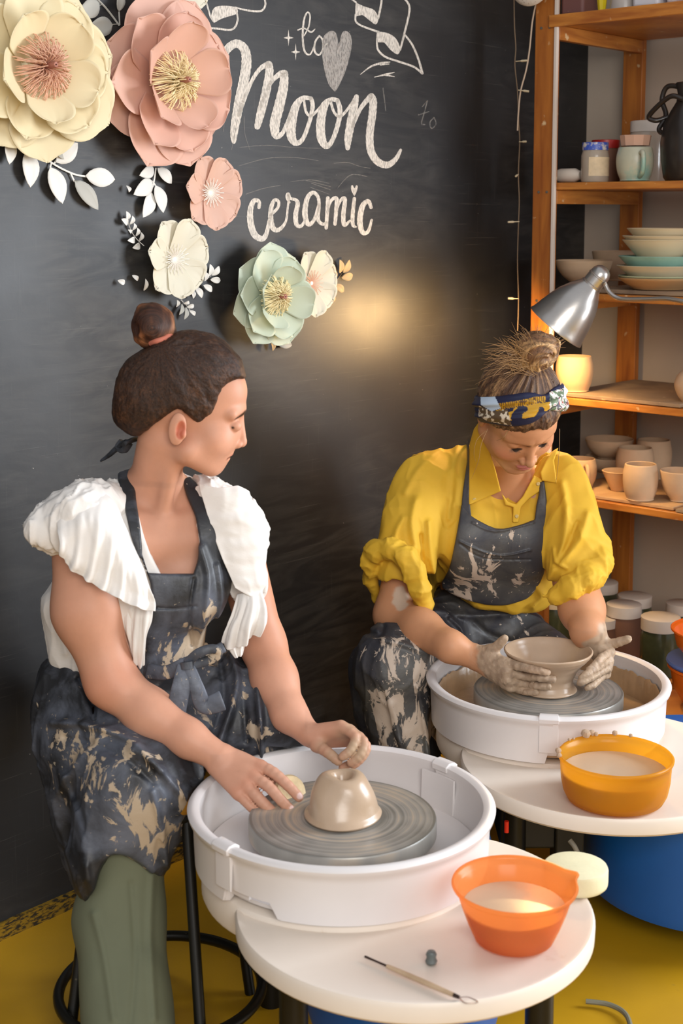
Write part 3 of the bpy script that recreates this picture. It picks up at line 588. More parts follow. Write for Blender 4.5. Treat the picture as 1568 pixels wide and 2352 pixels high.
# ------------------------------------------------------------------ shelf unit on the back wall
F0 = Vector((.590, 4.40, 0))                       # outer front-left corner, on the chalkboard side
RS = Matrix((SD, WD, UP)).transposed()             # local x along the shelf, y into the corner, z up
def S(x, y, z=0): return Vector((F0.x, F0.y, 0)) + SD*x + WD*y + UP*z
def zat(py, x=.0, y=.0):                           # height of a picture row at a place on the shelf
    q = S(x, y); lo, hi = 0., 3.
    r = ray(784+q.x/q.y*FPX, py); return CAM_Z + r.z*(q.y/r.y)
def Sx(px, y):                                     # shelf x of a picture column at depth y
    a, b = 0., 1.6
    k = ((px-CX)/(FPX*math.cos(PITCH)))            # X/Y, small pitch correction ignored
    f = lambda x: S(x, y).x - k*1.0*S(x, y).y
    for _ in range(40):
        m = (a+b)/2
        if f(m) < 0: a = m
        else: b = m
    return a
unit = empty('shelf_unit', S(.6, .25)); tag(unit, 'tall orange wooden shelf unit full of pottery in the corner', 'shelving')
DEP, LEN = .54, 1.25
for (x, y) in ((.035, .012), (.035, DEP-.012), (LEN, .012), (LEN, DEP-.012)):
    mb = MB(); mb.box(S(x, y, 1.3), (.072, .026, 2.6), RS); mb.build('post', M['wood'], unit, smooth=False, bevel=.002)
tops = [zat(43), zat(419), zat(668), zat(905), zat(1126), .30]
for z in tops:
    mb = MB(); mb.box(S(LEN/2+.045, DEP/2, z-.0125), (LEN-.02, DEP-.02, .022), RS); mb.build('shelf_board', M['wood_h'], unit, smooth=False, bevel=.003)
    for x in (.055, LEN-.03):
        mb = MB(); mb.box(S(x+.005, DEP/2, z-.045), (.022, DEP-.05, .042), RS); mb.build('side_rail', M['wood_h'], unit, smooth=False, bevel=.002)
mb = MB(); mb.box(S(LEN/2+.04, -.004, tops[0]-.014), (LEN-.03, .018, .036), RS); mb.build('front_rail', M['wood_h'], unit, smooth=False, bevel=.002)
tm = mat('white_cable_channel', '#d8cbc0', .5); mb = MB(); mb.box(S(.078, -.004, 1.62), (.010, .012, 1.95), RS); mb.build('cable_channel', tm, unit, smooth=False, bevel=.001)
mb = MB()
for z in (tops[0]-.03, tops[1]-.03, tops[2]-.03, tops[3]-.03):
    for x in (.022, .052): mb.lathe([(0, 0), (.004, 0), (.004, .003), (0, .0035)], S(x, -.001, z), 10, Matrix((SD, UP, -WD)).transposed())
mb.build('screws', mat('zinc_screw', '#8d8f88', .35, .8), unit)

CER = {'raw': mat('raw_clay_ware', '#c9a57c', .8, var=.05, vscale=20, bump=.15, bscale=30), 'raw2': mat('pale_raw_clay', '#c6a888', .8, var=.06, vscale=18, bump=.12), 'cream': mat('cream_speckled_glaze', '#d8c7a4', .3, stain='#a8813c', sscale=60, sth=.70, ssoft=.02),
       'mint': mat('mint_glaze', '#8fb7a8', .25, var=.1, vscale=15), 'white': mat('off_white_glaze', '#cfc0a2', .3, var=.05), 'grn': mat('green_white_glaze', '#a9b394', .3, var=.2, vscale=8), 'tan': mat('tan_unglazed', '#b08a5e', .7),
       'black': mat('black_glaze', '#2b241f', .28, var=.2, bump=.1), 'pinkclay': mat('pink_bisque', '#c79f88', .8), 'mintcup': mat('mint_cream_glaze', '#b9b7a0', .35, var=.15, vscale=9, stain='#8fb0a0', sscale=7, sth=.55, ssoft=.05)}
JAR = {'glass': mat('dusty_glass', '#c9b9a6', .15, trans=.35, var=.08), 'white_lid': mat('chalky_white_lid', '#cfc3b6', .6, var=.05), 'powder': mat('white_powder', '#cdbba6', .9), 'red': mat('red_lid', '#9c1710', .4), 'blue': mat('blue_lid', '#3a57b5', .4, stain='#cfc9c0', sscale=50, sth=.55), 'green': mat('murky_green_glass', '#4e5238', .2, trans=.2, var=.25, vscale=10), 'label': mat('cream_paper_label', '#d9c3a0', .7, var=.1, vscale=60), 'brown': mat('brown_powder', '#6e4a36', .8)}
def shell(prof, th=.004):
    """open vessel: outer profile (r,z) from foot to rim -> closed profile"""
    inn = [(max(.001, r-th), z+(th if i == 0 else 0)) for i, (r, z) in enumerate(prof)][::-1]
    return [(0, prof[0][1])]+prof+[(prof[-1][0]-th*.5, prof[-1][1]+th*.35)]+inn+[(0, prof[0][1]+th)]
CUP = [(.72, 0), (.80, .02), (.78, .05), (.92, .25), (1.0, .5), (1.0, .72), (.94, .9), (.90, 1)]
BOWL = [(.42, 0), (.48, .02), (.47, .06), (.72, .3), (.90, .6), (.98, .88), (1, 1)]
CONE = [(.40, 0), (.44, .03), (.60, .3), (.80, .65), (.95, .92), (1, 1)]
PLATE = [(.55, 0), (.58, .08), (.60, .15), (.85, .55), (.97, .85), (1, 1)]
def vessel(name, x, y, z, R, H, prof, mt, label, cat, handle=None, group=None, th=.0045, tilt=None):
    c = S(x, y, z)
    if handle is not None:
        t = empty(name, c); tag(t, label, cat, group); par = t; nm = 'cup_body'
    else: par = None; nm = name
    pr_ = [(r*R, zz*H) for r, zz in prof]; ps, _ = spline([Vector((a, b, 0)) for a, b in pr_], [1]*len(pr_), 4); pr_ = [(p.x, p.y) for p in ps]
    mb = MB(); Rm = Matrix.Rotation(tilt[1], 3, tilt[0]) if tilt else None
    mb.lathe(shell(pr_, th), c, 48, Rm); o = mb.build(nm, mt, par, angle=60)
    if handle is None: tag(o, label, cat, group); return o
    d = Vector((math.cos(handle), math.sin(handle), 0)); mb = MB()
    mb.tube([c+d*R*.93+UP*H*.82, c+d*R*1.32+UP*H*.84, c+d*R*1.48+UP*H*.58, c+d*R*1.36+UP*H*.28, c+d*R*.90+UP*H*.14], [R*.13]*5, 12, smooth=6); mb.build('handle', mt, t); return t
def zz(k): return tops[k]+.0
# shelf under the lamp: bowls and plates
bw = [Sx(1335, .20), Sx(1505, .12)]
vessel('bowl', bw[0], .20, zz(2)+.018, .090, .072, BOWL, CER['raw2'], 'unglazed brownish bowl left of the plate stack', 'bowl')
vessel('bowl', Sx(1412, .40), .40, zz(2)+.02, .085, .095, BOWL, CER['raw2'], 'dim clay bowl at the back, half hidden by the lamp', 'bowl')
z = zz(2)+.014; x = bw[1]; PS = .122
for nm, R_, H, pf, c_, lb, cat in (('plate', PS*.98, .034, PLATE, 'tan', 'tan unglazed plate with green rim, lowest of its stack', 'plate'), ('plate', PS*.98, .024, PLATE, 'grn', 'pale green rimmed plate near the bottom of the stack', 'plate'),
    ('plate', PS*1.02, .042, CONE, 'white', 'off white shallow dish in the middle of the stack', 'plate'), ('plate', PS*.99, .046, CONE, 'mint', 'mint glazed dish under the cream bowls', 'plate'), ('bowl', PS*.90, .070, CONE, 'cream', 'cream speckled bowl, lowest of three nested on the stack', 'bowl'),
    ('bowl', PS*.90, .060, CONE, 'cream', 'cream speckled bowl, middle of three nested on the stack', 'bowl'), ('bowl', PS*.80, .060, CONE, 'cream', 'cream speckled bowl with rusty rim, top of the stack', 'bowl')):
    vessel(nm, x, .12, z, R_, H, [(r*1.0, q) for r, q in pf] if cat == 'bowl' else [(max(r, .62+.38*q), q) for r, q in pf], CER[c_], lb, cat, th=.004); z += {'tan': .016, 'grn': .012, 'white': .024, 'mint': .024, 'cream': .022}[c_]
mb = MB(); mb.box(S(.40, .20, zz(2)+.006), (.5, .32, .012), RS); o = mb.build('ware_board', M['wood_grey'], smooth=False, bevel=.002); tag(o, 'grey dusty ware board under the plate stack', 'board')
# second shelf: jars and jug
def jar(x, y, z, R_, H, body, lid, label, lidh=.25, lab=False, neck=.9, lidr=None):
    c = S(x, y, z); t = empty('jar', c); tag(t, label, 'jar'); b = H*(1-lidh)
    mb = MB(); mb.lathe([(0, 0), (R_*.95, 0), (R_, b*.06), (R_, b*.82), (R_*neck, b), (0, b)], c, 36); mb.build('jar_body', body, t)
    lr = lidr or R_*neck*1.04
    mb = MB(); mb.lathe([(0, H), (lr*.96, H), (lr, H*.99), (lr, b), (0, b)], c, 36); mb.build('lid', lid, t)
    if lab:
        mb = MB(); v = []; n = 14; a0 = -2.2
        for k in range(n+1):
            a = a0+1.9*k/n; v += [c+Vector((math.cos(a), math.sin(a), 0))*(R_+.0006)+UP*b*.18, c+Vector((math.cos(a), math.sin(a), 0))*(R_+.0006)+UP*b*.78]
        mb.add(v, [(2*k, 2*k+1, 2*k+3, 2*k+2) for k in range(n)]); mb.build('paper_label', JAR['label'], t)
    return t
ym = .07
jar(Sx(1355, ym), ym, zz(1), .042, .118, JAR['glass'], JAR['blue'], 'jar with a blue lid and paper label', .2, True)
jar(Sx(1378, .17), .17, zz(1), .046, .130, JAR['brown'], JAR['red'], 'red lidded jar behind the blue lidded one', .2)
jar(Sx(1472, .22), .22, zz(1), .062, .185, JAR['glass'], JAR['white_lid'], 'large dusty glass jar with white lid behind the mug', .18, neck=.82)
vessel('mug', Sx(1445, ym), ym, zz(1), .055, .098, CUP, CER['mintcup'], 'pale green and cream mug with front handle', 'mug', handle=-PI/2+.1)
mb = MB(); mb.lathe([(0, 0), (.042, 0), (.047, .03), (.045, .031), (0, .031)], S(Sx(1445, ym), ym, zz(1)+.1035), 10); o = mb.build('clay_dish', CER['pinkclay'], angle=20); tag(o, 'faceted pink clay dish sitting on the pale green mug', 'dish')
jx = Sx(1566, .09); t = empty('jug', S(jx, .09, zz(1))); tag(t, 'tall black glazed jug with looped handles at the right edge', 'jug')
mb = MB(); mb.lathe(shell([(.066, 0), (.072, .01), (.080, .06), (.083, .11), (.075, .16), (.055, .20), (.040, .225), (.037, .25), (.043, .278)], .005), S(jx, .09, zz(1)), 48); mb.build('jug_body', CER['black'], t)
c = S(jx, .09, zz(1))
mb = MB(); mb.tube([c+SD*-.030+UP*.268, c+SD*-.075+UP*.272, c+SD*-.092+UP*.235, c+SD*-.078+UP*.19, c+SD*-.088+UP*.15+WD*-.02, c+SD*-.068+UP*.135+WD*-.03], [.0075]*6, 12, smooth=8); mb.build('handle', CER['black'], t)
mb = MB(); mb.tube([c+SD*.0+UP*.23+WD*-.045, c+SD*-.04+UP*.238+WD*-.05, c+SD*-.115+UP*.19+WD*-.03, c+SD*-.10+UP*.175+WD*-.02, c+SD*-.07+UP*.185], [.0075]*5, 12, smooth=8); mb.build('handle', CER['black'], t)
sb = S(Sx(1292, ym), ym, zz(1)); t = empty('squeeze_bottle', sb); tag(t, 'white squeeze bottle lying on the shelf left of the jars', 'bottle')
Rl = Matrix((UP, WD, SD)).transposed()
mb = MB(); mb.lathe([(0, -.035), (.017, -.035), (.021, -.02), (.021, .03), (.012, .05), (0, .052)], sb+UP*.0215, 24, Rl); mb.build('bottle_body', mat('white_soft_plastic', '#d3c6b6', .4), t)
mb = MB(); mb.lathe([(0, -.052), (.007, -.05), (.009, -.035), (0, -.035)], sb+UP*.0215, 16, Rl); mb.build('cap', mat('brass_cap', '#a07a4a', .35, .6), t)
tk = S(Sx(1258, .01), .012, zz(1)); t = empty('rib_tool', tk); tag(t, 'long dark modelling tool leaning upright beside the shelf post', 'tool')
mb = MB(); mb.tube([tk+UP*.002, tk+UP*.13+SD*.006], [.0035, .003], 8); mb.build('handle', mat('dark_tool_wood', '#6b4a36', .5), t)
mb = MB(); mb.tube([tk+UP*.128+SD*.006, tk+UP*.19+SD*.008, tk+UP*.25+SD*.010, tk+UP*.272+SD*.008], [.003, .008, .009, .003], 10, smooth=5, flat=.35); mb.build('blade', mat('grey_blade', '#4c4a44', .35, .5), t)
# top shelf
y = .06
mb = MB(); mb.box(S(Sx(1316, y), y, zz(0)+.07), (.080, .10, .14), RS); o = mb.build('box', mat('mauve_box', '#6b4540', .6, stain='#c7b2a0', sscale=30, sth=.68), bevel=.01); tag(o, 'mauve brown box at the left end of the top shelf', 'box')
bg = S(Sx(1363, y), y, zz(0)); mb = MB(); mb.lathe([(0, 0), (.010, 0), (.016, .05), (.020, .12), (.016, .16), (0, .16)], bg, 8); o = mb.build('bag', mat('yellow_bag', '#d8bf1c', .4), angle=10); tag(o, 'yellow pouch between the mauve box and clear bottle', 'bag')
mb = MB(); mb.lathe([(0, 0), (.041, 0), (.042, .012), (.03, .09), (.022, .14), (0, .15)], S(Sx(1412, y), y, zz(0)), 32); o = mb.build('clear_bottle', mat('cloudy_plastic', '#c9bfb6', .2, trans=.3)); tag(o, 'cloudy cone shaped bottle on the top shelf', 'bottle')
mb = MB(); mb.box(S(Sx(1476, y), y, zz(0)+.08), (.088, .09, .16), RS); o = mb.build('tub', mat('white_tub', '#cfccd0', .4, stain='#5d7cb8', sscale=22, sth=.66), bevel=.012); tag(o, 'white tub with blue print on the top shelf', 'tub')
mb = MB(); mb.box(S(Sx(1556, y), y, zz(0)+.08), (.10, .09, .16), RS); o = mb.build('tub', mat('pink_tub', '#b98f87', .45, stain='#dcd8d8', sscale=12, sth=.6), bevel=.012); tag(o, 'dusty pink tub at the right end of the top shelf', 'tub')
# fourth shelf
vessel('pot', Sx(1318, .08), .08, zz(3)+.012, .058, .108, CUP, CER['raw'], 'round warm lit clay pot behind the right woman\'s hair bun', 'pot')
mb = MB(); mb.box(S(.30, .25, zz(3)+.006), (.42, .46, .011), RS); o = mb.build('ware_board', M['wood_grey'], smooth=False, bevel=.002); tag(o, 'grey brown ware board under the warm lit pot', 'board')
mb = MB(); mb.box(S(.75, .22, zz(3)+.005), (.40, .44, .010), RS); o = mb.build('ware_board', M['wood_pale'], smooth=False, bevel=.002); tag(o, 'pale ware board at the right end of the fourth shelf', 'board')
vessel('vase', Sx(1592, .10), .10, zz(3)+.0105, .056, .115, [(.55, 0), (.62, .03), (.85, .2), (1, .45), (.82, .7), (.55, .82), (.5, .9), (.56, 1)], CER['raw2'], 'gourd shaped pinkish vase cut off by the right edge', 'vase')
# fifth shelf
z5 = zz(4)+.011
mb = MB(); mb.box(S(.295, .25, zz(4)+.0055), (.40, .45, .010), RS); o = mb.build('ware_board', M['wood_pale'], smooth=False, bevel=.002); tag(o, 'pale ware board under the cups behind the yellow shirt', 'board')
mb = MB(); mb.box(S(.72, .24, zz(4)+.0055), (.42, .46, .010), RS); o = mb.build('ware_board', M['wood_grey'], smooth=False, bevel=.002); tag(o, 'dull ware board at right of the cup shelf', 'board')
vessel('mug', Sx(1336, .12), .12, z5, .052, .088, CUP, CER['raw'], 'raw clay mug with handle beside the yellow shirt', 'mug', handle=-PI/2+.15)
vessel('cup', Sx(1476, .06), .06, z5, .0525, .108, CUP, CER['raw2'], 'plain barrel shaped clay cup in front on the cup shelf', 'cup')
vessel('bowl', Sx(1425, .14), .14, z5, .052, .062, CONE, CER['raw'], 'little raw clay bowl with steep sides left of the barrel cup', 'bowl')
vessel('cup', Sx(1462, .26), .26, z5, .060, .118, CUP, CER['raw2'], 'wide clay cup just behind the barrel cup', 'cup')
vessel('bowl', Sx(1402, .38), .38, z5, .078, .055, BOWL, CER['raw2'], 'shadowed clay bowl, lower of two at the back', 'bowl')
vessel('bowl', Sx(1402, .38), .38, z5+.050, .080, .065, BOWL, CER['raw2'], 'shadowed clay bowl, upper of two at the back', 'bowl')
vessel('cup', Sx(1505, .40), .40, z5, .058, .125, CUP, CER['raw2'], 'tall dim clay cup at the back near the right edge', 'cup')
vessel('cup', Sx(1567, .12), .12, z5, .060, .092, BOWL, CER['raw2'], 'rounded clay bowl cut off by the right edge on the cup shelf', 'bowl')
# bottom shelf: jars with white lids
zj = zz(5)
for i, (px, yy, R_, H, bd, lb) in enumerate(((1392, .36, .055, .155, 'green', 'white lidded jar at back left of bottom shelf'), (1470, .30, .056, .150, 'green', 'white lidded jar in the back row beside the post'), (1445, .14, .056, .165, 'brown', 'white lidded jar with dark contents behind the raised thumb'),
     (1532, .06, .060, .175, 'green', 'largest front jar with green glass and white lid'), (1580, .32, .050, .15, 'green', 'white lidded jar at the back right'), (1392, .08, .05, .125, 'brown', 'low white lidded jar behind the left hand wrist'), (1280, .10, .060, .16, 'green', 'cream lidded jar behind the dark apron'))):
    jar(Sx(px, yy), yy, zj, R_, H, JAR[bd], JAR['white_lid'] if i < 6 else CER['cream'], lb, .22, neck=.92, lidr=R_*.98)

# ------------------------------------------------------------------ low bench with orange bowls behind the far wheel
bx = P(1650, 1660, 3.73); t = empty('low_bench', (bx.x, bx.y, 0)); tag(t, 'low wooden bench behind the far wheel, mostly out of frame', 'bench')
mb = MB(); mb.box((bx.x, bx.y, .34), (.34, .23, .025)); mb.build('seat', M['wood_h'], t, bevel=.003, smooth=False)
for sx_ in (-.14, .14):
    for sy_ in (-.09, .09): mb = MB(); mb.box((bx.x+sx_, bx.y+sy_, .164), (.035, .035, .327)); mb.build('leg', M['wood'], t, smooth=False)
OR = mat('orange_glossy_plastic', '#d8621a', .25, var=.05)
def simple_bowl(px, py, Y, z, R_, H, mt, label):
    q = P(px, py, Y); mb = MB(); mb.lathe(shell([(R_*.6, 0), (R_*.66, .004), (R_*.9, H*.45), (R_*.98, H*.9), (R_*1.04, H*.95), (R_*1.04, H)], .003), (q.x, q.y, z), 48); o = mb.build('plastic_bowl', mt); tag(o, label, 'bowl')
simple_bowl(1640, 1600, 3.70, .3535, .122, .115, OR, 'bright orange plastic bowl, lower one at the right edge')
mb = MB(); q = P(1640, 1600, 3.70); mb.lathe([(0, .472), (.128, .472), (.131, .478), (.128, .484), (0, .484)], (q.x, q.y, 0), 40); o = mb.build('plate', mat('blue_plate', '#4a5f96', .35)); tag(o, 'blue plate between the two orange bowls', 'plate')
simple_bowl(1640, 1600, 3.70, .4845, .116, .085, OR, 'bright orange plastic bowl, upper one at the right edge')

# ------------------------------------------------------------------ desk lamp on the shelf
LM = mat('brushed_aluminium', '#b9b4ae', .30, .85, var=.04, vscale=30, bump=.05, bscale=120)
YL = 4.10; lt = empty('desk_lamp', P(1390, 640, YL)); tag(lt, 'brushed aluminium gooseneck lamp lit above the right woman', 'lamp')
capp = P(1385, 622, YL); rimc = P(1277, 750, YL+.03); ax = (rimc-capp).normalized(); U_ = ax.orthogonal().normalized(); RL = Matrix((U_, ax.cross(U_), ax)).transposed(); LL = (rimc-capp).length
k = LL/.20
pf = [(0, -.012), (.012, -.010), (.022, -.003), (.0275, .008), (.028, .018), (.030, .020), (.030, .023), (.0285, .024), (.0285, .046), (.031, .048), (.031, .053), (.033, .056)]
mb = MB(); mb.lathe([(r*k, z*k) for r, z in pf], capp, 40, RL); mb.build('lamp_cap', LM, lt, angle=30)
pf = [(.030, .052), (.040, .066), (.052, .085), (.064, .110), (.073, .138), (.080, .168), (.085, .192), (.0885, .2), (.0885, .203), (.086, .203), (.083, .193), (.078, .168), (.071, .138), (.062, .110), (.050, .086), (.038, .068), (.028, .056)]
mb = MB(); mb.lathe([(r*k, z*k) for r, z in pf], capp, 56, RL); mb.build('lamp_shade', LM, lt, angle=50)
em = bpy.data.materials.new('warm_bulb'); em.use_nodes = True; N, L = nt(em); b = N['Principled BSDF']; b.inputs['Emission Color'].default_value = (1, .72, .38, 1); b.inputs['Emission Strength'].default_value = 18
mb = MB(); mb.lathe([(0, .06), (.012, .062), (.014, .085), (.024, .11), (.028, .13), (.024, .152), (.012, .163), (0, .166)], capp, 24, RL); mb.build('bulb', em, lt)
pl = bpy.data.lights.new('lamp_light', 'POINT'); pl.energy = 11; pl.color = (1, .64, .28); pl.shadow_soft_size = .045
po = bpy.data.objects.new('lamp_light', pl); COL.objects.link(po); po.location = capp+ax*.190*k; po.rotation_euler = ax.to_track_quat('-Z', 'Y').to_euler(); po.parent = None
nk = [P(1388, 650, YL-.02), P(1400, 672, YL-.03), P(1425, 686, YL-.05), P(1480, 687, YL-.10), P(1530, 686, YL-.15), P(1580, 694, YL-.20), P(1640, 700, YL-.24), P(1700, 720, YL-.25)]
nkp, _ = spline(nk, [1]*len(nk), 26); mb = MB(); mb.tube(nkp, [.0062+.0007*(i % 2) for i in range(len(nkp))], 12); mb.build('gooseneck', LM, lt, angle=60)
cp = nk[-1]; mb = MB(); mb.box(cp+Vector((.0, .02, -.03)), (.05, .06, .07), RS); mb.build('clamp', M['black_metal'], lt, bevel=.006)

# ------------------------------------------------------------------ fairy lights and wall plate beside the post
def fp(px, py, o_=.03): return Pw(px, py, o_)
t = empty('fairy_lights', P(1190, 300, 4.37)); tag(t, 'thin string of unlit fairy lights hanging beside the shelf post', 'string lights')
mb = MB(); pts = [(1180, -10), (1181, 60), (1184, 110), (1182, 150), (1188, 210), (1190, 270), (1192, 300), (1193, 330), (1190, 400), (1192, 460), (1190, 520), (1188, 600), (1190, 690), (1188, 760)]
mb.tube([P(p[0], p[1], 4.37) for p in pts], .0017, 6, smooth=5); mb.build('wire', mat('brown_wire', '#6e5a44', .6), t)
mb = MB(); pts = [(1232, 0), (1222, 50), (1216, 110), (1208, 160), (1195, 210), (1190, 260), (1188, 300)]
mb.tube([S(.03, -.012, 0)*0+P(p[0], p[1], 4.36) for p in pts], .0024, 6, smooth=5); mb.build('white_cord', mat('white_cord', '#b8a28c', .6), t)
bm_ = mat('fairy_bulb', '#c9b99a', .3)
for (x0, y0, x1, y1) in ((1184, 141, 1210, 139), (1190, 207, 1214, 210), (1192, 326, 1208, 325), (1190, 400, 1184, 405), (1192, 509, 1166, 510), (1190, 686, 1166, 685)):
    mb = MB(); A = P(x0, y0, 4.36); B = P(x1, y1, 4.345); mb.tube([A, A*.6+B*.4, A*.45+B*.55, B], [.0015, .0016, .0035, .003], 8); mb.build('bulb', bm_, t)
mb = MB(); q = P(1214, -48, 4.33); mb.lathe([(0, 0), (.060, .0), (.072, -.006), (.077, -.012), (.0775, -.010), (.073, -.001), (.060, .006), (0, .006)], q, 48, Matrix((SD, UP, -WD)).transposed())
o = mb.build('hanging_plate', mat('speckled_white_plate', '#d9cfc4', .4, stain='#8a7560', sscale=160, sth=.62)); tag(o, 'white speckled plate hung at the top of the shelf post', 'plate')
# ------------------------------------------------------------------ organic shapes: signed distance fields meshed by surface nets
F32 = np.float32
def A3(v): return np.array([v[0], v[1], v[2]], F32)
def cap(p, a, b, ra, rb=None):
    a = A3(a); b = A3(b); rb = ra if rb is None else rb; ba = b-a; t = np.clip(((p-a)@ba)/max(1e-9, float(ba@ba)), 0, 1)
    return np.linalg.norm(p-a-t[:, None]*ba, axis=1) - (ra+(rb-ra)*t)
def ell(p, c, r, R=None):
    q = p-A3(c)
    if R is not None: q = q@R
    r = A3(r); k0 = np.linalg.norm(q/r, axis=1); k1 = np.linalg.norm(q/(r*r), axis=1); return k0*(k0-1)/np.maximum(k1, 1e-6)
def smin(a, b, k):
    h = np.maximum(k-np.abs(a-b), 0)/k; return np.minimum(a, b)-h*h*k*.25
def smax(a, b, k): return -smin(-a, -b, k)
def chain(p, pts, rs, k=.01):
    d = None
    for i in range(len(pts)-1):
        c = cap(p, pts[i], pts[i+1], rs[i], rs[i+1]); d = c if d is None else (smin(d, c, k) if k else np.minimum(d, c))
    return d
def bow(pts, n=6):
    """smooth curve through points -> list"""
    q, _ = spline([Vector(p) for p in pts], [1]*len(pts), n); return q
_perm = rng.random((32, 32, 32)).astype(F32)
def vn(p, s=(0, 0, 0)):
    q = p+A3(s); i = np.floor(q).astype(np.int32); f = q-i; f = f*f*(3-2*f); i &= 31; j = (i+1) & 31
    x0, y0, z0 = i.T; x1, y1, z1 = j.T; fx, fy, fz = f.T; g = _perm
    a = g[x0, y0, z0]*(1-fx)+g[x1, y0, z0]*fx; b = g[x0, y1, z0]*(1-fx)+g[x1, y1, z0]*fx
    c = g[x0, y0, z1]*(1-fx)+g[x1, y0, z1]*fx; d = g[x0, y1, z1]*(1-fx)+g[x1, y1, z1]*fx
    return (a*(1-fy)+b*fy)*(1-fz)+(c*(1-fy)+d*fy)*fz-.5
_F = A3((0, math.cos(PITCH), -math.sin(PITCH))); _U = A3((0, math.sin(PITCH), math.cos(PITCH)))
def pj(p):
    q = p-A3((0, 0, CAM_Z)); d = q@_F; return np.stack([CX+FPX*q[:, 0]/d, CY-FPX*(q@_U)/d], 1)
def poly2(xy, pts):
    """signed distance (pixels) to a closed polygon, negative inside"""
    pts = np.array(pts, F32); n = len(pts); d = np.full(len(xy), 1e9, F32); s = np.zeros(len(xy), bool)
    for i in range(n):
        a = pts[i]; b = pts[i-1]; e = b-a; w = xy-a; t = np.clip((w@e)/max(1e-6, float(e@e)), 0, 1); d = np.minimum(d, ((w-t[:, None]*e)**2).sum(1))
        c = (xy[:, 1] >= a[1]) != (xy[:, 1] >= b[1])
        xi = a[0]+(xy[:, 1]-a[1])*e[0]/(e[1] if abs(e[1]) > 1e-6 else 1e-6); s ^= c & (xy[:, 0] < xi)
    d = np.sqrt(d); return np.where(s, -d, d)
def line2(xy, pts):
    """distance (pixels) to an open polyline"""
    d = np.full(len(xy), 1e9, F32)
    for a, b in zip(pts[:-1], pts[1:]):
        a = np.array(a, F32); e = np.array(b, F32)-a; w = xy-a; t = np.clip((w@e)/max(1e-6, float(e@e)), 0, 1); d = np.minimum(d, ((w-t[:, None]*e)**2).sum(1))
    return np.sqrt(d)
def sm2(pts, n=4):
    q, _ = spline([Vector((a, b, 0)) for a, b in pts]+[Vector((*pts[0], 0))], [1]*(len(pts)+1), n); return [(v.x, v.y) for v in q[:-1]]
def smo2(pts, n=4):
    q, _ = spline([Vector((a, b, 0)) for a, b in pts], [1]*len(pts), n); return [(v.x, v.y) for v in q]
_EDG = [((0, 0, 0), (1, 0, 0)), ((0, 1, 0), (1, 1, 0)), ((0, 0, 1), (1, 0, 1)), ((0, 1, 1), (1, 1, 1)), ((0, 0, 0), (0, 1, 0)), ((1, 0, 0), (1, 1, 0)), ((0, 0, 1), (0, 1, 1)), ((1, 0, 1), (1, 1, 1)),
        ((0, 0, 0), (0, 0, 1)), ((1, 0, 0), (1, 0, 1)), ((0, 1, 0), (0, 1, 1)), ((1, 1, 0), (1, 1, 1))]
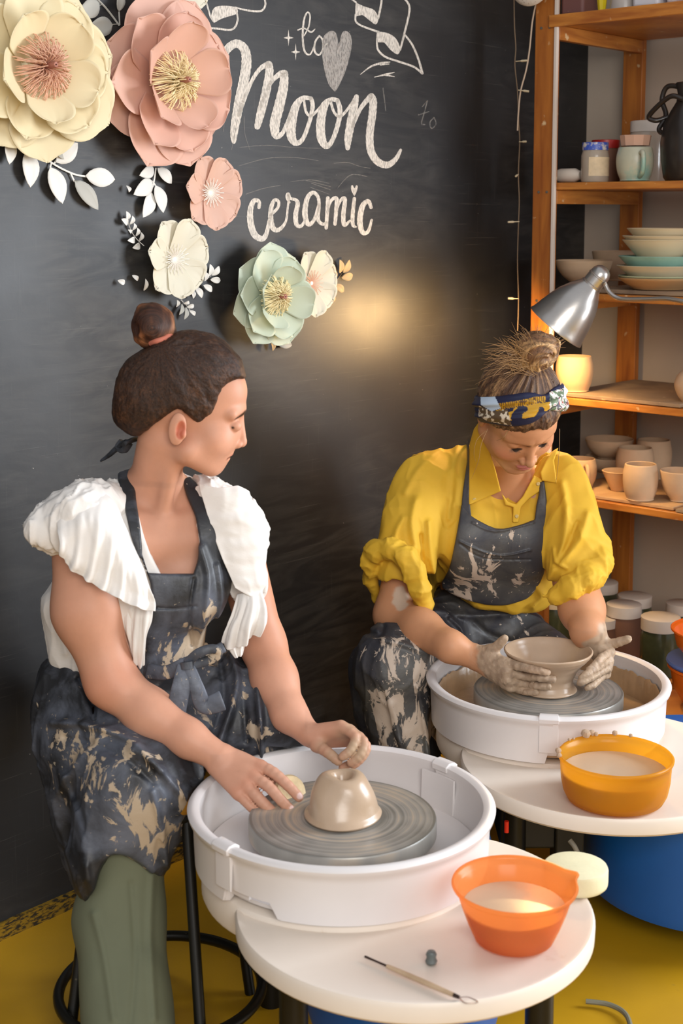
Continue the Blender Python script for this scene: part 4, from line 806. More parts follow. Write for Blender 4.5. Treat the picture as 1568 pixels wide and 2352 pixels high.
def nets(f, lo, hi, h, newton=1):
    lo = A3(lo); B = 6; nb = np.maximum(1, np.ceil((A3(hi)-lo)/(h*B)).astype(int)); n = nb*B+1
    g = np.stack(np.meshgrid(*[np.arange(k) for k in nb], indexing='ij'), -1).reshape(-1, 3)
    c = lo+(g+.5).astype(F32)*(h*B); dc = f(c); act = np.abs(dc) < h*B*1.25
    V = np.repeat(np.repeat(np.repeat(np.where(dc < 0, -1, 1).astype(F32).reshape(nb), B, 0), B, 1), B, 2)
    V = np.pad(V, ((0, 1),)*3, mode='edge')
    o = np.stack(np.meshgrid(*[np.arange(B+1)]*3, indexing='ij'), -1).reshape(-1, 3)
    ga = g[act]
    if not len(ga): return np.zeros((0, 3), F32), np.zeros((0, 4), int)
    idx = (ga[:, None]*B+o[None]).reshape(-1, 3)
    flat = np.unique(np.ravel_multi_index(idx.T, n)); idx = np.stack(np.unravel_index(flat, n), 1)
    vals = np.empty(len(flat), F32)
    for s in range(0, len(flat), 400000): vals[s:s+400000] = f(lo+idx[s:s+400000].astype(F32)*h)
    V.ravel()[flat] = vals; I = V < 0
    cnt = sum(I[a:n[0]-1+a, b:n[1]-1+b, c_:n[2]-1+c_].astype(np.int8) for a in (0, 1) for b in (0, 1) for c_ in (0, 1))
    cells = np.argwhere((cnt > 0) & (cnt < 8)); nc = len(cells)
    acc = np.zeros((nc, 3), F32); num = np.zeros(nc, F32)
    for a, b in _EDG:
        pa = cells+a; pb = cells+b; va = V[tuple(pa.T)]; vb = V[tuple(pb.T)]; m = (va < 0) != (vb < 0)
        t = np.where(m, va/np.where(m, va-vb, 1), 0)[:, None]; acc += np.where(m[:, None], pa+(pb-pa)*t, 0); num += m
    vert = (lo+acc/num[:, None]*h).astype(F32)
    for _ in range(newton):
        e = h*.4; d0 = f(vert); gr = np.stack([f(vert+A3(v))-d0 for v in ((e, 0, 0), (0, e, 0), (0, 0, e))], 1)/e
        vert = vert-np.clip(d0/np.maximum((gr**2).sum(1), .2), -h*.6, h*.6)[:, None]*gr
    mp = np.full(np.array(n)-1, -1, np.int32); mp[tuple(cells.T)] = np.arange(nc); quads = []
    for ax in range(3):
        e = [0, 0, 0]; e[ax] = 1; a0 = I[tuple(slice(0, n[k]-e[k]) for k in range(3))]; a1 = I[tuple(slice(e[k], n[k]) for k in range(3))]
        ed = np.argwhere(a0 != a1); u, w_ = [(1, 2), (2, 0), (0, 1)][ax]
        ed = ed[(ed[:, u] > 0) & (ed[:, w_] > 0) & (ed[:, u] < n[u]-1) & (ed[:, w_] < n[w_]-1)]
        if not len(ed): continue
        fl = a0[tuple(ed.T)]
        def g_(du, dw): q = ed.copy(); q[:, u] -= du; q[:, w_] -= dw; return mp[tuple(q.T)]
        q = np.stack([g_(1, 1), g_(0, 1), g_(0, 0), g_(1, 0)], 1); q = np.where(fl[:, None], q, q[:, ::-1]); quads.append(q[(q >= 0).all(1)])
    return vert, np.concatenate(quads)
def organic(name, f, boxes, mt, parent=None, color=None, stain=None, flow=None):
    """boxes: [(lo, hi, h)], each meshed at its own fineness; one mesh object"""
    VV = []; QQ = []; off = 0
    for lo, hi, h in boxes:
        v, q = nets(f, lo, hi, h); VV.append(v); QQ.append(q+off); off += len(v)
    v = np.concatenate(VV); q = np.concatenate(QQ)
    me = bpy.data.meshes.new(name); me.vertices.add(len(v)); me.vertices.foreach_set('co', v.ravel().astype(np.float64)); me.loops.add(len(q)*4); me.loops.foreach_set('vertex_index', q.ravel().astype(np.int32))
    me.polygons.add(len(q)); me.polygons.foreach_set('loop_start', np.arange(0, len(q)*4, 4, dtype=np.int32)); me.polygons.foreach_set('loop_total', np.full(len(q), 4, np.int32))
    me.polygons.foreach_set('use_smooth', np.ones(len(q), bool)); me.update(); me.validate()
    if color is not None:
        c = np.clip(color(v), 0, 1); at = me.color_attributes.new('Col', 'FLOAT_COLOR', 'POINT'); at.data.foreach_set('color', np.concatenate([c, np.ones((len(v), 1), F32)], 1).ravel().astype(F32))
    if flow is not None:
        at = me.attributes.new('Flow', 'FLOAT_VECTOR', 'POINT'); at.data.foreach_set('vector', flow(v).astype(F32).ravel())
    if stain is not None:
        at = me.attributes.new('StainSheen', 'FLOAT', 'POINT'); at.data.foreach_set('value', stain(v).astype(F32))
    o = bpy.data.objects.new(name, me); COL.objects.link(o); me.materials.append(mt)
    if parent is not None:
        o.parent = parent; Lp = parent.parent.location if parent.parent is not None else parent.location
        me.transform(Matrix.Translation(-Vector(Lp)))
    return o
def mixc(c, col, w): w = np.clip(w, 0, 1)[:, None]; return c*(1-w)+np.array(lin(col)[:3], F32)*w
def sstep(x, a, b): t = np.clip((x-a)/(b-a), 0, 1); return t*t*(3-2*t)
def folds(xy, lines):
    """ridges and creases along picture polylines: [(pts, width_px, height_m)]"""
    d = np.zeros(len(xy), F32)
    for pts, wd, am in lines: d += am*np.exp(-(line2(xy, pts)/wd)**2)
    return d
def cloth(p, sc, st=(1, 1, .45), a=.01, o=(0, 0, 0)):
    """drapery: soft swells with sharper ridges"""
    q = p*A3(st)*sc+A3(o); w = q+np.stack([vn(q*.6, (9, 2, 5)), vn(q*.6, (1, 7, 3)), vn(q*.6, (4, 4, 8))], 1)*1.1
    r = 1-np.abs(2*vn(w))*1.6; r2 = 1-np.abs(2*vn(w*2.1, (5, 1, 2)))*1.6
    return a*(.75*vn(q*.5)+.55*np.maximum(r, 0)**2.2+.22*np.maximum(r2, 0)**2.5-.25)
# materials for people
M['skin'] = mat('skin', '#dda07c', .5, vcol='Col', sss=.10, var=.03, vscale=40, bump=.08, bscale=260, spec=.3)
def hair_mat():
    m = bpy.data.materials.new('hair'); m.use_nodes = True; N, L = nt(m); b = N['Principled BSDF']; b.inputs['Roughness'].default_value = .48; b.inputs['Specular IOR Level'].default_value = .35
    fl = N.new('ShaderNodeAttribute'); fl.attribute_name = 'Flow'; cl = N.new('ShaderNodeAttribute'); cl.attribute_name = 'Col'
    n = N.new('ShaderNodeTexNoise'); n.inputs['Scale'].default_value = 1; n.inputs['Detail'].default_value = 5; n.inputs['Roughness'].default_value = .75; L.new(fl.outputs['Vector'], n.inputs['Vector'])
    r = N.new('ShaderNodeMapRange'); r.inputs[1].default_value = .33; r.inputs[2].default_value = .68; r.inputs[3].default_value = .28; r.inputs[4].default_value = 1.75; L.new(n.outputs['Fac'], r.inputs[0])
    mx = N.new('ShaderNodeMix'); mx.data_type = 'RGBA'; mx.blend_type = 'MULTIPLY'; mx.inputs[0].default_value = 1; L.new(cl.outputs['Color'], mx.inputs[6]); L.new(r.outputs[0], mx.inputs[7]); L.new(mx.outputs[2], b.inputs['Base Color'])
    bp = N.new('ShaderNodeBump'); bp.inputs['Strength'].default_value = .6; bp.inputs['Distance'].default_value = .003; L.new(n.outputs['Fac'], bp.inputs['Height']); L.new(bp.outputs[0], b.inputs['Normal']); return m
M['hair'] = hair_mat()
M['scarf'] = mat('printed_scarf', '#141a38', .6, vcol='Col')
M['white_cloth'] = mat('white_cotton', '#e6e1db', .85, var=.02, vscale=20, bump=.35, bscale=55, stretch=(1, 1, 2))
M['yellow_cloth'] = mat('yellow_cotton', '#d8ab2c', .75, var=.04, vscale=12, bump=.3, bscale=40, stretch=(1, 1, 1.6))
M['green_cloth'] = mat('sage_trousers', '#696d56', .85, var=.05, vscale=8, bump=.3, bscale=40)
def apron_mat(name, base, sheen, s1, s2):
    m = bpy.data.materials.new(name); m.use_nodes = True; N, L = nt(m); b = N['Principled BSDF']
    tc = N.new('ShaderNodeTexCoord'); at = N.new('ShaderNodeAttribute'); at.attribute_name = 'StainSheen'
    def noise(sc, d, dist, st=(1, 1, 1)):
        mp = N.new('ShaderNodeMapping'); mp.inputs['Scale'].default_value = st; L.new(tc.outputs['Object'], mp.inputs[0])
        n = N.new('ShaderNodeTexNoise'); n.inputs['Scale'].default_value = sc; n.inputs['Detail'].default_value = d; n.inputs['Distortion'].default_value = dist; n.inputs['Roughness'].default_value = .62; L.new(mp.outputs[0], n.inputs['Vector']); return n.outputs['Fac']
    def add(a, c, k):
        x = N.new('ShaderNodeMath'); x.operation = 'MULTIPLY_ADD'; L.new(c, x.inputs[0]); x.inputs[1].default_value = k; L.new(a, x.inputs[2]); return x.outputs[0]
    def th(a, lo, hi):
        r = N.new('ShaderNodeMapRange'); r.inputs[1].default_value = lo; r.inputs[2].default_value = hi; L.new(a, r.inputs[0]); return r.outputs[0]
    def mixn(f, a, col):
        x = N.new('ShaderNodeMix'); x.data_type = 'RGBA'; L.new(f, x.inputs[0]); x.inputs[7].default_value = lin(col)
        if isinstance(a, str): x.inputs[6].default_value = lin(a)
        else: L.new(a, x.inputs[6])
        return x.outputs[2]
    haze = th(add(noise(9, 6, .6), at.outputs['Fac'], .35), .50, .82)  # pale sheen mixed into the cloth colour, stronger where the mask is high
    sm = th(add(noise(16, 7, 1.6, (1, 1, .55)), at.outputs['Fac'], .34), .715, .745)
    dots = th(add(noise(70, 3, .2), at.outputs['Fac'], .12), .72, .74)
    c = mixn(haze, base, sheen); c = mixn(dots, c, s2); c = mixn(sm, c, s1); L.new(c, b.inputs['Base Color'])
    b.inputs['Roughness'].default_value = .48; b.inputs['Specular IOR Level'].default_value = .5
    bp = N.new('ShaderNodeBump'); bp.inputs['Strength'].default_value = .4; bp.inputs['Distance'].default_value = .003
    L.new(add(add(noise(30, 4, .5), sm, .6), noise(9, 3, 1.0), 1.2), bp.inputs['Height']); L.new(bp.outputs[0], b.inputs['Normal']); return m
M['apron_l'] = apron_mat('stained_dark_apron', '#26272a', '#646975', '#b9a68e', '#9a8f80')
M['apron_r'] = apron_mat('stained_grey_apron', '#34343a', '#5a5853', '#c7b5a3', '#b5a695')

def finger(p, pts, r0, r1):
    q = bow(pts, 3); n = len(q); return chain(p, q, [r0+(r1-r0)*i/(n-1) for i in range(n)], .002)
def hand(p, wrist, wr, knuckles, fingers, thumb, pr=.0125, fr=(.0098, .0078), k=.014, meta=None):
    d = None
    ks = [A3(x) for x in knuckles]; w = A3(wrist); nk = len(ks); side = ks[-1]-ks[0]; side = side/np.linalg.norm(side)
    for i, kn in enumerate(ks):
        s = w+side*(i-(nk-1)/2)*.011*PS_; c = cap(p, s, kn, pr*1.05, pr*.86); d = c if d is None else smin(d, c, k)
    th = [A3(x) for x in thumb]; c = cap(p, w*.75+th[0]*.25, th[0], pr*1.1, pr*1.05); d = smin(d, c, k*1.3)
    fs = None
    for i, f_ in enumerate(fingers):
        c = finger(p, [ks[i]]+[A3(x) for x in f_], fr[0]*(.86 if i == 3 else 1), fr[1]*(.84 if i == 3 else 1)); fs = c if fs is None else smin(fs, c, .0022)
    c = finger(p, th, fr[0]*1.18, fr[1]*1.12); fs = np.minimum(fs, c)
    return smin(d, fs, .006)
PS_ = 1.13
# ================================================================== the woman with the white blouse (left)
LO = Vector((-.42, 3.0, 0)); person_l = empty('person', LO)
tag(person_l, 'seated person in white ruffled blouse and stained dark apron, brown hair in a bun', 'person')
HY = 2.93; mL = mpp(HY); eL1 = Vector((math.cos(.07), math.sin(.07), 0)); eL2 = Vector((math.sin(.07), -math.cos(.07), 0))
HO = P(418, 985, HY)
def H(px, py, lat=0): return HO + eL1*((px-418)*mL) + eL2*lat + UP*((985-py)*mL*1.0)
RH = np.array([list(eL1), list(eL2), [0, 0, 1]], F32).T          # columns: forward, lateral, up
Lm = lambda p, i=0: p
def mir(p):                                                        # mirror through the head's middle plane onto the near side
    q = p-A3(HO); l = q@A3(eL2); return p+(np.abs(l)-l)[:, None]*A3(eL2)
rotL = lambda deg: RH@np.array([[math.cos(math.radians(deg)), 0, -math.sin(math.radians(deg))], [0, 1, 0], [math.sin(math.radians(deg)), 0, math.cos(math.radians(deg))]], F32)
def headL(p):
    m = mir(p)
    d = ell(p, H(404, 895), (.110, .073, .095), RH)
    d = smin(d, ell(p, H(484, 898), (.0775, .064, .074), rotL(-10)), .02)
    d = smin(d, ell(p, H(478, 985), (.068, .058, .080), RH), .03)
    d = smin(d, ell(m, H(492, 1004, .034), (.034, .030, .036), RH), .02)
    d = smin(d, cap(m, H(432, 1030, .050), H(482, 1072, .016), .026, .018), .03)
    d = smin(d, ell(p, H(490, 1074), (.0195, .022, .0180), RH), .014)
    d = smin(d, ell(p, H(498, 1046), (.024, .028, .026), RH), .015)
    d = smin(d, cap(m, H(553, 938, .008), H(535, 946, .046), .0105, .010), .014)
    d = smax(d, -ell(m, H(567, 974, .034), (.021, .019, .0135), RH), .012)
    d = smin(d, ell(m, H(541, 974, .031), (.0140, .0150, .0125), RH), .005)
    d = smin(d, cap(p, H(553, 962), H(558, 1012), .0068, .0082), .009)
    d = smin(d, ell(p, H(556.5, 1020), (.0098, .0098, .0088), rotL(20)), .006)
    d = smin(d, ell(m, H(545, 1022, .0125), (.0105, .0065, .0078), RH), .005)
    d = smax(d, -ell(m, H(548, 1031, .007), (.005, .0036, .003), RH), .003)
    d = smin(d, ell(p, H(522, 1045), (.0115, .0215, .0058), rotL(10)), .005)
    d = smin(d, ell(p, H(514, 1056), (.0105, .0185, .0062), rotL(10)), .005)
    d = smax(d, -ell(p, H(531, 1051), (.010, .024, .0014), rotL(14)), .003)
    d = smin(d, ell(m, H(411, 972, .078), (.018, .0075, .034), rotL(-8)), .006)                     # ear
    d = smax(d, -ell(m, H(419, 974, .087), (.0095, .008, .019), rotL(-8)), .004)
    d = smin(d, ell(m, H(424, 985, .078), (.006, .007, .008), RH), .004)
    return d
# body
shR, elR, wrR = P(192, 1262, 2.89), P(255, 1565, 2.83), P(500, 1738, 2.750)
shL, elL, wrL = P(540, 1235, 3.05), P(604, 1480, 3.01), P(707, 1684, 2.84)
nkT, nkB = H(372, 1010), P(352, 1135, 2.985)
def bodyL(p):
    d = cap(p, P(262, 1250, 2.93), P(450, 1235, 2.99), .085, .085)                                # upper chest
    d = smin(d, cap(p, P(345, 1290, 3.0), P(335, 1500, 3.05), .095, .085), .05)
    d = smin(d, cap(p, P(335, 1500, 3.05), P(310, 1600, 3.07), .10, .12), .06)
    d = smin(d, ell(p, P(300, 1370, 2.90), (.065, .06, .06)), .04); d = smin(d, ell(p, P(430, 1350, 2.93), (.062, .06, .06)), .04)
    d = smin(d, cap(p, P(345, 1130, 3.0), P(200, 1195, 2.92), .05, .055), .05)                     # shoulders
    d = smin(d, cap(p, P(360, 1135, 3.01), P(530, 1180, 3.02), .05, .055), .05)
    d = smin(d, cap(p, nkT, nkB, .051, .055), .035)
    d = smin(d, cap(p, H(405, 1030, .03), P(372, 1195, 2.915), .016, .010), .03)                   # neck cords
    d = smin(d, cap(p, P(375, 1200, 2.913), P(300, 1190, 2.90), .010, .010), .02)                  # collar bones
    d = smin(d, cap(p, P(395, 1200, 2.915), P(470, 1185, 2.95), .010, .010), .02)
    a = cap(p, shR, P(203, 1400, 2.86), .066, .070); a = smin(a, cap(p, P(203, 1400, 2.86), elR, .068, .050), .04)
    a = smin(a, cap(p, elR, P(345, 1640, 2.80), .047, .047), .035); a = smin(a, cap(p, P(345, 1640, 2.80), P(430, 1695, 2.77), .046, .037), .03); a = smin(a, cap(p, P(430, 1695, 2.77), wrR, .037, .029), .02)
    d = smin(d, a, .02)
    a = cap(p, shL, elL, .054, .046); a = smin(a, cap(p, elL, P(630, 1560, 2.95), .046, .046), .03); a = smin(a, cap(p, P(630, 1560, 2.95), P(664, 1640, 2.88), .046, .036), .03); a = smin(a, cap(p, P(664, 1640, 2.88), wrL, .036, .026), .02)
    return smin(d, a, .02)
hR = dict(w=P(508, 1748, 2.745), k=[P(597, 1760, 2.735), P(583, 1785, 2.717), P(567, 1806, 2.705), P(546, 1822, 2.700)],
  f=[[P(628, 1775, 2.720), P(662, 1805, 2.705), P(686, 1831, 2.700)], [P(615, 1805, 2.700), P(645, 1838, 2.688), P(667, 1860, 2.690)], [P(592, 1832, 2.690), P(618, 1858, 2.685), P(636, 1872, 2.690)], [P(568, 1845, 2.690), P(585, 1862, 2.687), P(597, 1873, 2.690)]],
  t=[P(560, 1752, 2.760), P(610, 1772, 2.775), P(648, 1800, 2.770)])
hL = dict(w=P(722, 1692, 2.835), k=[P(782, 1668, 2.810), P(803, 1678, 2.810), P(812, 1690, 2.825), P(808, 1702, 2.840)],
  f=[[P(815, 1692, 2.785), P(805, 1722, 2.765), P(786, 1738, 2.760)], [P(834, 1702, 2.785), P(828, 1732, 2.765), P(806, 1752, 2.762)], [P(840, 1712, 2.800), P(832, 1738, 2.785), P(812, 1757, 2.780)], [P(830, 1722, 2.820), P(812, 1748, 2.800), P(785, 1763, 2.785)]],
  t=[P(728, 1712, 2.810), P(752, 1728, 2.785), P(776, 1748, 2.770)])
def handsL(p):
    a = hand(p, hR['w'], 0, hR['k'], hR['f'], hR['t'], .0150, (.0122, .0094)); b = hand(p, hL['w'], 0, hL['k'], hL['f'], hL['t'], .0140, (.0108, .0084)); return np.minimum(a, b)
def skinL(p): return smin(smin(headL(p), bodyL(p), .025), handsL(p), .012)
NAILS_L = [hR['f'][i][2] for i in range(4)]
def colL(p):
    c = np.tile(np.array(lin('#cb957a')[:3], F32), (len(p), 1)); m = mir(p); xy = pj(p)
    c = mixc(c, '#b87d60', (vn(p*9)+.1)*.8)
    c = mixc(c, '#e0a68c', sstep(-ell(m, H(500, 1010, .045), (.03, .03, .03), RH), -.01, .02)*.5)
    lip = np.minimum(ell(p, H(522, 1045), (.0115, .0205, .0058), rotL(10)), ell(p, H(514, 1056), (.0105, .0175, .0062), rotL(10)))
    c = mixc(c, '#b8695a', sstep(-lip, -.0030, -.0005)*.85)
    c = mixc(c, '#7a3e30', (1-sstep(np.abs(ell(p, H(529, 1051), (.014, .022, .0012), rotL(14))), .0006, .0022))*(np.linalg.norm(p-A3(H(520, 1051)), axis=1) < .026))
    br = cap(m, H(563, 946, .014), H(541, 953, .046), .0035, .0022); c = mixc(c, '#3a2318', sstep(-br, -.0045, .0))
    ls = cap(m, H(552, 979, .026), H(536, 976, .044), .0016, .0012); c = mixc(c, '#20120e', sstep(-ls, -.0034, -.0006))
    c = mixc(c, '#b9634a', sstep(-ell(m, H(419, 974, .083), (.0095, .008, .019), rotL(-8)), -.003, .002)*.9)
    for q in [hL['f'][0][1], hL['f'][1][1], hL['k'][1], hL['t'][1], hL['t'][2]]: c = mixc(c, '#b39678', sstep(-np.linalg.norm(p-A3(q), axis=1), -.045, -.012)*(.5+.9*vn(p*50)))
    for q in NAILS_L: c = mixc(c, '#ecc7bd', sstep(-np.linalg.norm(p-A3(q)-A3((.002, -.006, .005)), axis=1), -.0075, -.0055))
    el = np.linalg.norm(p-A3(elR), axis=1); c = mixc(c, '#cf7a5a', sstep(-el, -.08, -.04)*.35)
    for q in hR['k']: c = mixc(c, '#cf8262', sstep(-np.linalg.norm(p-A3(q), axis=1), -.025, -.008)*.35)
    return c
def bx_(pts, m): a = np.array([list(q) for q in pts]); return a.min(0)-m, a.max(0)+m
hb = bx_([H(300, 1125, .08), H(575, 760, -.08)], .0); hb = ((hb[0][0]-.02, HY-.1, H(0, 1120).z), (H(585, 0).x, HY+.105, H(0, 760).z))
lo_b = (-.68, 2.62, .42); hi_b = (.08, 3.2, hb[0][2]+.004)
r1 = bx_(hR['k']+hR['f'][0]+hR['f'][1]+hR['f'][2]+hR['f'][3]+hR['t']+[hR['w']], .02); r2 = bx_(hL['k']+hL['f'][0]+hL['f'][1]+hL['f'][2]+hL['f'][3]+hL['t']+[hL['w']], .02)
organic('body', skinL, [(hb[0], hb[1], .0022), (lo_b, hi_b, .0042), (r1[0], r1[1], .0017), (r2[0], r2[1], .0017)], M['skin'], person_l, colL)

# hair
hl_poly = sm2([(566, 866), (556, 828), (536, 805), (512, 780), (486, 764), (455, 757), (420, 760), (398, 768), (365, 782), (327, 805), (290, 832), (271, 874), (262, 925), (260, 962), (280, 985), (314, 998), (338, 978), (372, 950), (400, 930), (420, 926), (436, 940), (454, 958), (470, 960), (488, 944), (500, 918), (505, 895), (517, 876), (545, 862)], 4)
bunC = H(356, 745, .0); BR = H(378, 785, 0)
def hair_streak(p, o, f=1.0):
    q = (p-A3(o))@RH; a = np.arctan2(q[:, 2], q[:, 0]); b = q[:, 1]/np.maximum(np.linalg.norm(q, axis=1), .02); r = np.linalg.norm(q, axis=1)
    s = np.stack([a*13*f, b*13*f, r*5], 1).astype(F32); return vn(s)*.6+vn(s*2.3, (3, 7, 1))*.4+vn(s*5, (1, 2, 9))*.25
def flowdir(p, o, k):
    q = p-A3(o); r = np.linalg.norm(q, axis=1, keepdims=True); return q/np.maximum(r, .01)*k+r*6
def hairL(p):
    d = ell(p, H(402, 880), (.135, .090, .117), RH); d = smin(d, ell(p, H(335, 925), (.072, .078, .072), RH), .03); d = smin(d, ell(p, H(478, 850), (.085, .076, .080), RH), .02)
    d = smin(d, ell(p, H(400, 800), (.06, .05, .04), RH), .03)
    q = p-A3(HO); px = 418+(q@A3(eL1))/mL; py = 985-q[:, 2]/mL
    d = smax(d, poly2(np.stack([px, py], 1), hl_poly)*mL, .014)
    return d-.0045*hair_streak(p, BR, .8)*sstep(np.linalg.norm(p-A3(BR), axis=1), .0, .05)-.002
def hcolL(p):
    s = hair_streak(p, BR); c = np.tile(np.array(lin('#301d12')[:3], F32), (len(p), 1)); return mixc(c, '#5c3a22', sstep(s, -.2, .5)*.55)
organic('hair', hairL, [((HO.x-.165, HY-.11, HO.z-.04), (HO.x+.145, HY+.11, HO.z+.22), .0024)], M['hair'], person_l, hcolL, flow=lambda p: flowdir(p, BR, 34))
def bunflow(q, c=(0, 0)):
    x = q[:, 0]-c[0]; z = q[:, 2]-c[1]; r = np.sqrt(x*x+z*z); return np.stack([r*320+x*25, q[:, 1]*170+z*30, x*20], 1)
def bunL(p):
    q = (p-A3(bunC))@RH; d = ell(p, bunC, (.046, .046, .050), rotL(15)); d = smin(d, cap(p, H(365, 770), H(385, 792), .028, .032), .02)
    a = np.arctan2(q[:, 2], q[:, 0]); r = np.linalg.norm(q, axis=1); s = np.stack([r*75+q[:, 0]*25, q[:, 1]*38+q[:, 2]*20, q[:, 0]*30], 1).astype(F32)
    return d-.008*vn(s)-.003*vn(s*2.5)-.007*vn(p*38)
def bcolL(p):
    q = (p-A3(bunC))@RH; a = np.arctan2(q[:, 2], q[:, 0]); r = np.linalg.norm(q, axis=1); s = np.stack([r*75+q[:, 0]*25, q[:, 1]*38+q[:, 2]*20, q[:, 0]*30], 1).astype(F32); s = vn(s)+vn(s*3)*.5
    return mixc(np.tile(np.array(lin('#3a2014')[:3], F32), (len(p), 1)), '#8a5634', sstep(s, -.1, .5))
HBL = organic('hair_bun', bunL, [((bunC.x-.07, HY-.07, bunC.z-.085), (bunC.x+.08, HY+.07, bunC.z+.065), .0022)], M['hair'], person_l, bcolL, flow=lambda p: bunflow((p-A3(bunC))@RH))
mb = MB(); mb.tube([H(352, 782, .03), H(368, 776, .046), H(386, 770, .040), H(396, 762, .02), H(398, 760, -.01)], .0065, 10, smooth=5); mb.build('hair_tie', mat('coral_hair_tie', '#c9745c', .6), HBL)
mb = MB(); R = random.Random(4)
for k in range(26):
    j = R.uniform(-5, 5); mb.tube([H(410+j, 785+j*.6, .045), H(388+j, 818+j, .062), H(355+j, 836+j*.8, .070), H(326+j*.7, 845+j*.4, .072)], [.0011, .0016, .0013, .0004], 5, smooth=4)
mb.build('loose_lock', mat('light_brown_lock', '#7a4e26', .45), person_l)

# blouse (solid soft shape round the torso, open at the neck)
def torsoL(p):
    d = cap(p, P(250, 1255, 2.935), P(455, 1240, 2.99), .098, .098); d = smin(d, cap(p, P(335, 1290, 2.99), P(315, 1480, 3.01), .125, .130), .06)
    d = smin(d, ell(p, P(290, 1385, 2.90), (.085, .075, .08)), .05); d = smin(d, ell(p, P(435, 1350, 2.92), (.070, .072, .07)), .05)
    d = smin(d, cap(p, P(330, 1150, 3.0), P(190, 1205, 2.93), .062, .07), .05); d = smin(d, cap(p, P(400, 1150, 3.02), P(530, 1190, 3.03), .06, .068), .05)
    d = smin(d, cap(p, P(170, 1400, 3.0), P(200, 1520, 3.0), .075, .08), .05); return d
neck_cut = sm2([(250, 1040), (262, 1090), (286, 1140), (316, 1190), (335, 1240), (352, 1285), (370, 1320), (373, 1345), (440, 1345), (452, 1316), (461, 1262), (455, 1200), (445, 1140), (436, 1095), (500, 1040)], 3)
bl_out = sm2([(86, 1262), (92, 1200), (150, 1130), (255, 1060), (300, 1040), (440, 1060), (545, 1100), (590, 1165), (602, 1290), (600, 1380), (560, 1480), (470, 1500), (332, 1530), (250, 1552), (184, 1549), (112, 1524), (92, 1420), (84, 1350)], 4)
def blouse(p):
    xy = pj(p); d = torsoL(p); d = smax(d, poly2(xy, bl_out)*mpp(2.95), .012)
    front = (p@A3((.35, -1, 0)))-float(np.dot(np.array([.35, -1, 0]), np.array(P(350, 1250, 2.975))))
    cut = np.maximum(poly2(xy, neck_cut)*mpp(2.9), -(front+.0)); d = smax(d, -cut, .006)
    w = vn(p*A3((26, 26, 9)))*.006+vn(p*A3((60, 60, 22)), (5, 5, 5))*.0025
    arm = np.minimum(cap(p, shR, P(205, 1400, 2.83), .079, .073), cap(p, P(205, 1400, 2.83), elR, .072, .055)); arm = np.minimum(arm, cap(p, shL, elL, .068, .052))
    d = smax(d, -arm*1.0-.0, .006) if False else d
    w = cloth(p, 17, (1, 1, .35), .010)
    return d-w-folds(xy, [(smo2([(120, 1300), (130, 1400), (150, 1500)]), 9, .006), (smo2([(160, 1420), (180, 1500), (185, 1545)]), 7, .005), (smo2([(300, 1400), (312, 1460), (322, 1525)]), 7, .006), (smo2([(560, 1300), (575, 1380), (560, 1450)]), 8, .006)])
BLO = organic('blouse', blouse, [((-.70, 2.76, .68), (-.12, 3.2, 1.19), .004)], M['white_cloth'], person_l)

def ruffle(name, curves, mt, parent, nu=60, nv=26, amp=.008, waves=7, seed=1, th=.0025, wave_pow=1.2, noise_amp=.004, subd=0):
    """cloth lofted through picture curves [(px,py,Y)...], from the seam to the free edge, with growing flutes"""
    cs = []
    for c in curves:
        q = bow([P(*a) for a in c], 12); L_ = [0]
        for a, b in zip(q[:-1], q[1:]): L_.append(L_[-1]+(b-a).length)
        t = np.linspace(0, L_[-1], nu); arr = np.array([list(v) for v in q]); cs.append(np.stack([np.interp(t, L_, arr[:, i]) for i in range(3)], 1))
    cs = np.array(cs); k = len(cs); G = np.zeros((nv, nu, 3))
    for i in range(nv):
        s = i/(nv-1)*(k-1); a = min(int(s), k-2); t = s-a; p0, p1, p2, p3 = cs[max(a-1, 0)], cs[a], cs[a+1], cs[min(a+2, k-1)]
        G[i] = .5*((2*p1)+(p2-p0)*t+(2*p0-5*p1+4*p2-p3)*t*t+(3*p1-p0-3*p2+p3)*t**3)
    du = np.gradient(G, axis=1); dv = np.gradient(G, axis=0); nn = np.cross(du, dv); nn /= np.maximum(np.linalg.norm(nn, axis=2, keepdims=True), 1e-9)
    U, V_ = np.meshgrid(np.linspace(0, 1, nu), np.linspace(0, 1, nv)); ph = seed*1.7
    wv = np.sin(2*PI*waves*(U+.03*np.sin(7*U+ph))+ph+1.2*V_)+.45*np.sin(2*PI*waves*2.1*U+ph*2+V_*2)
    nz = cloth(G.reshape(-1, 3).astype(F32), 26, (1, 1, .5), 1.6).reshape(nv, nu)
    G = G+nn*((V_**wave_pow*wv*amp)+(nz*noise_amp))[..., None]
    f = [(i*nu+j, i*nu+j+1, (i+1)*nu+j+1, (i+1)*nu+j) for i in range(nv-1) for j in range(nu-1)]
    mb = MB(); mb.add([tuple(x) for x in G.reshape(-1, 3)], f); return mb.build(name, mt, parent, solid=th, subsurf=1, angle=180)
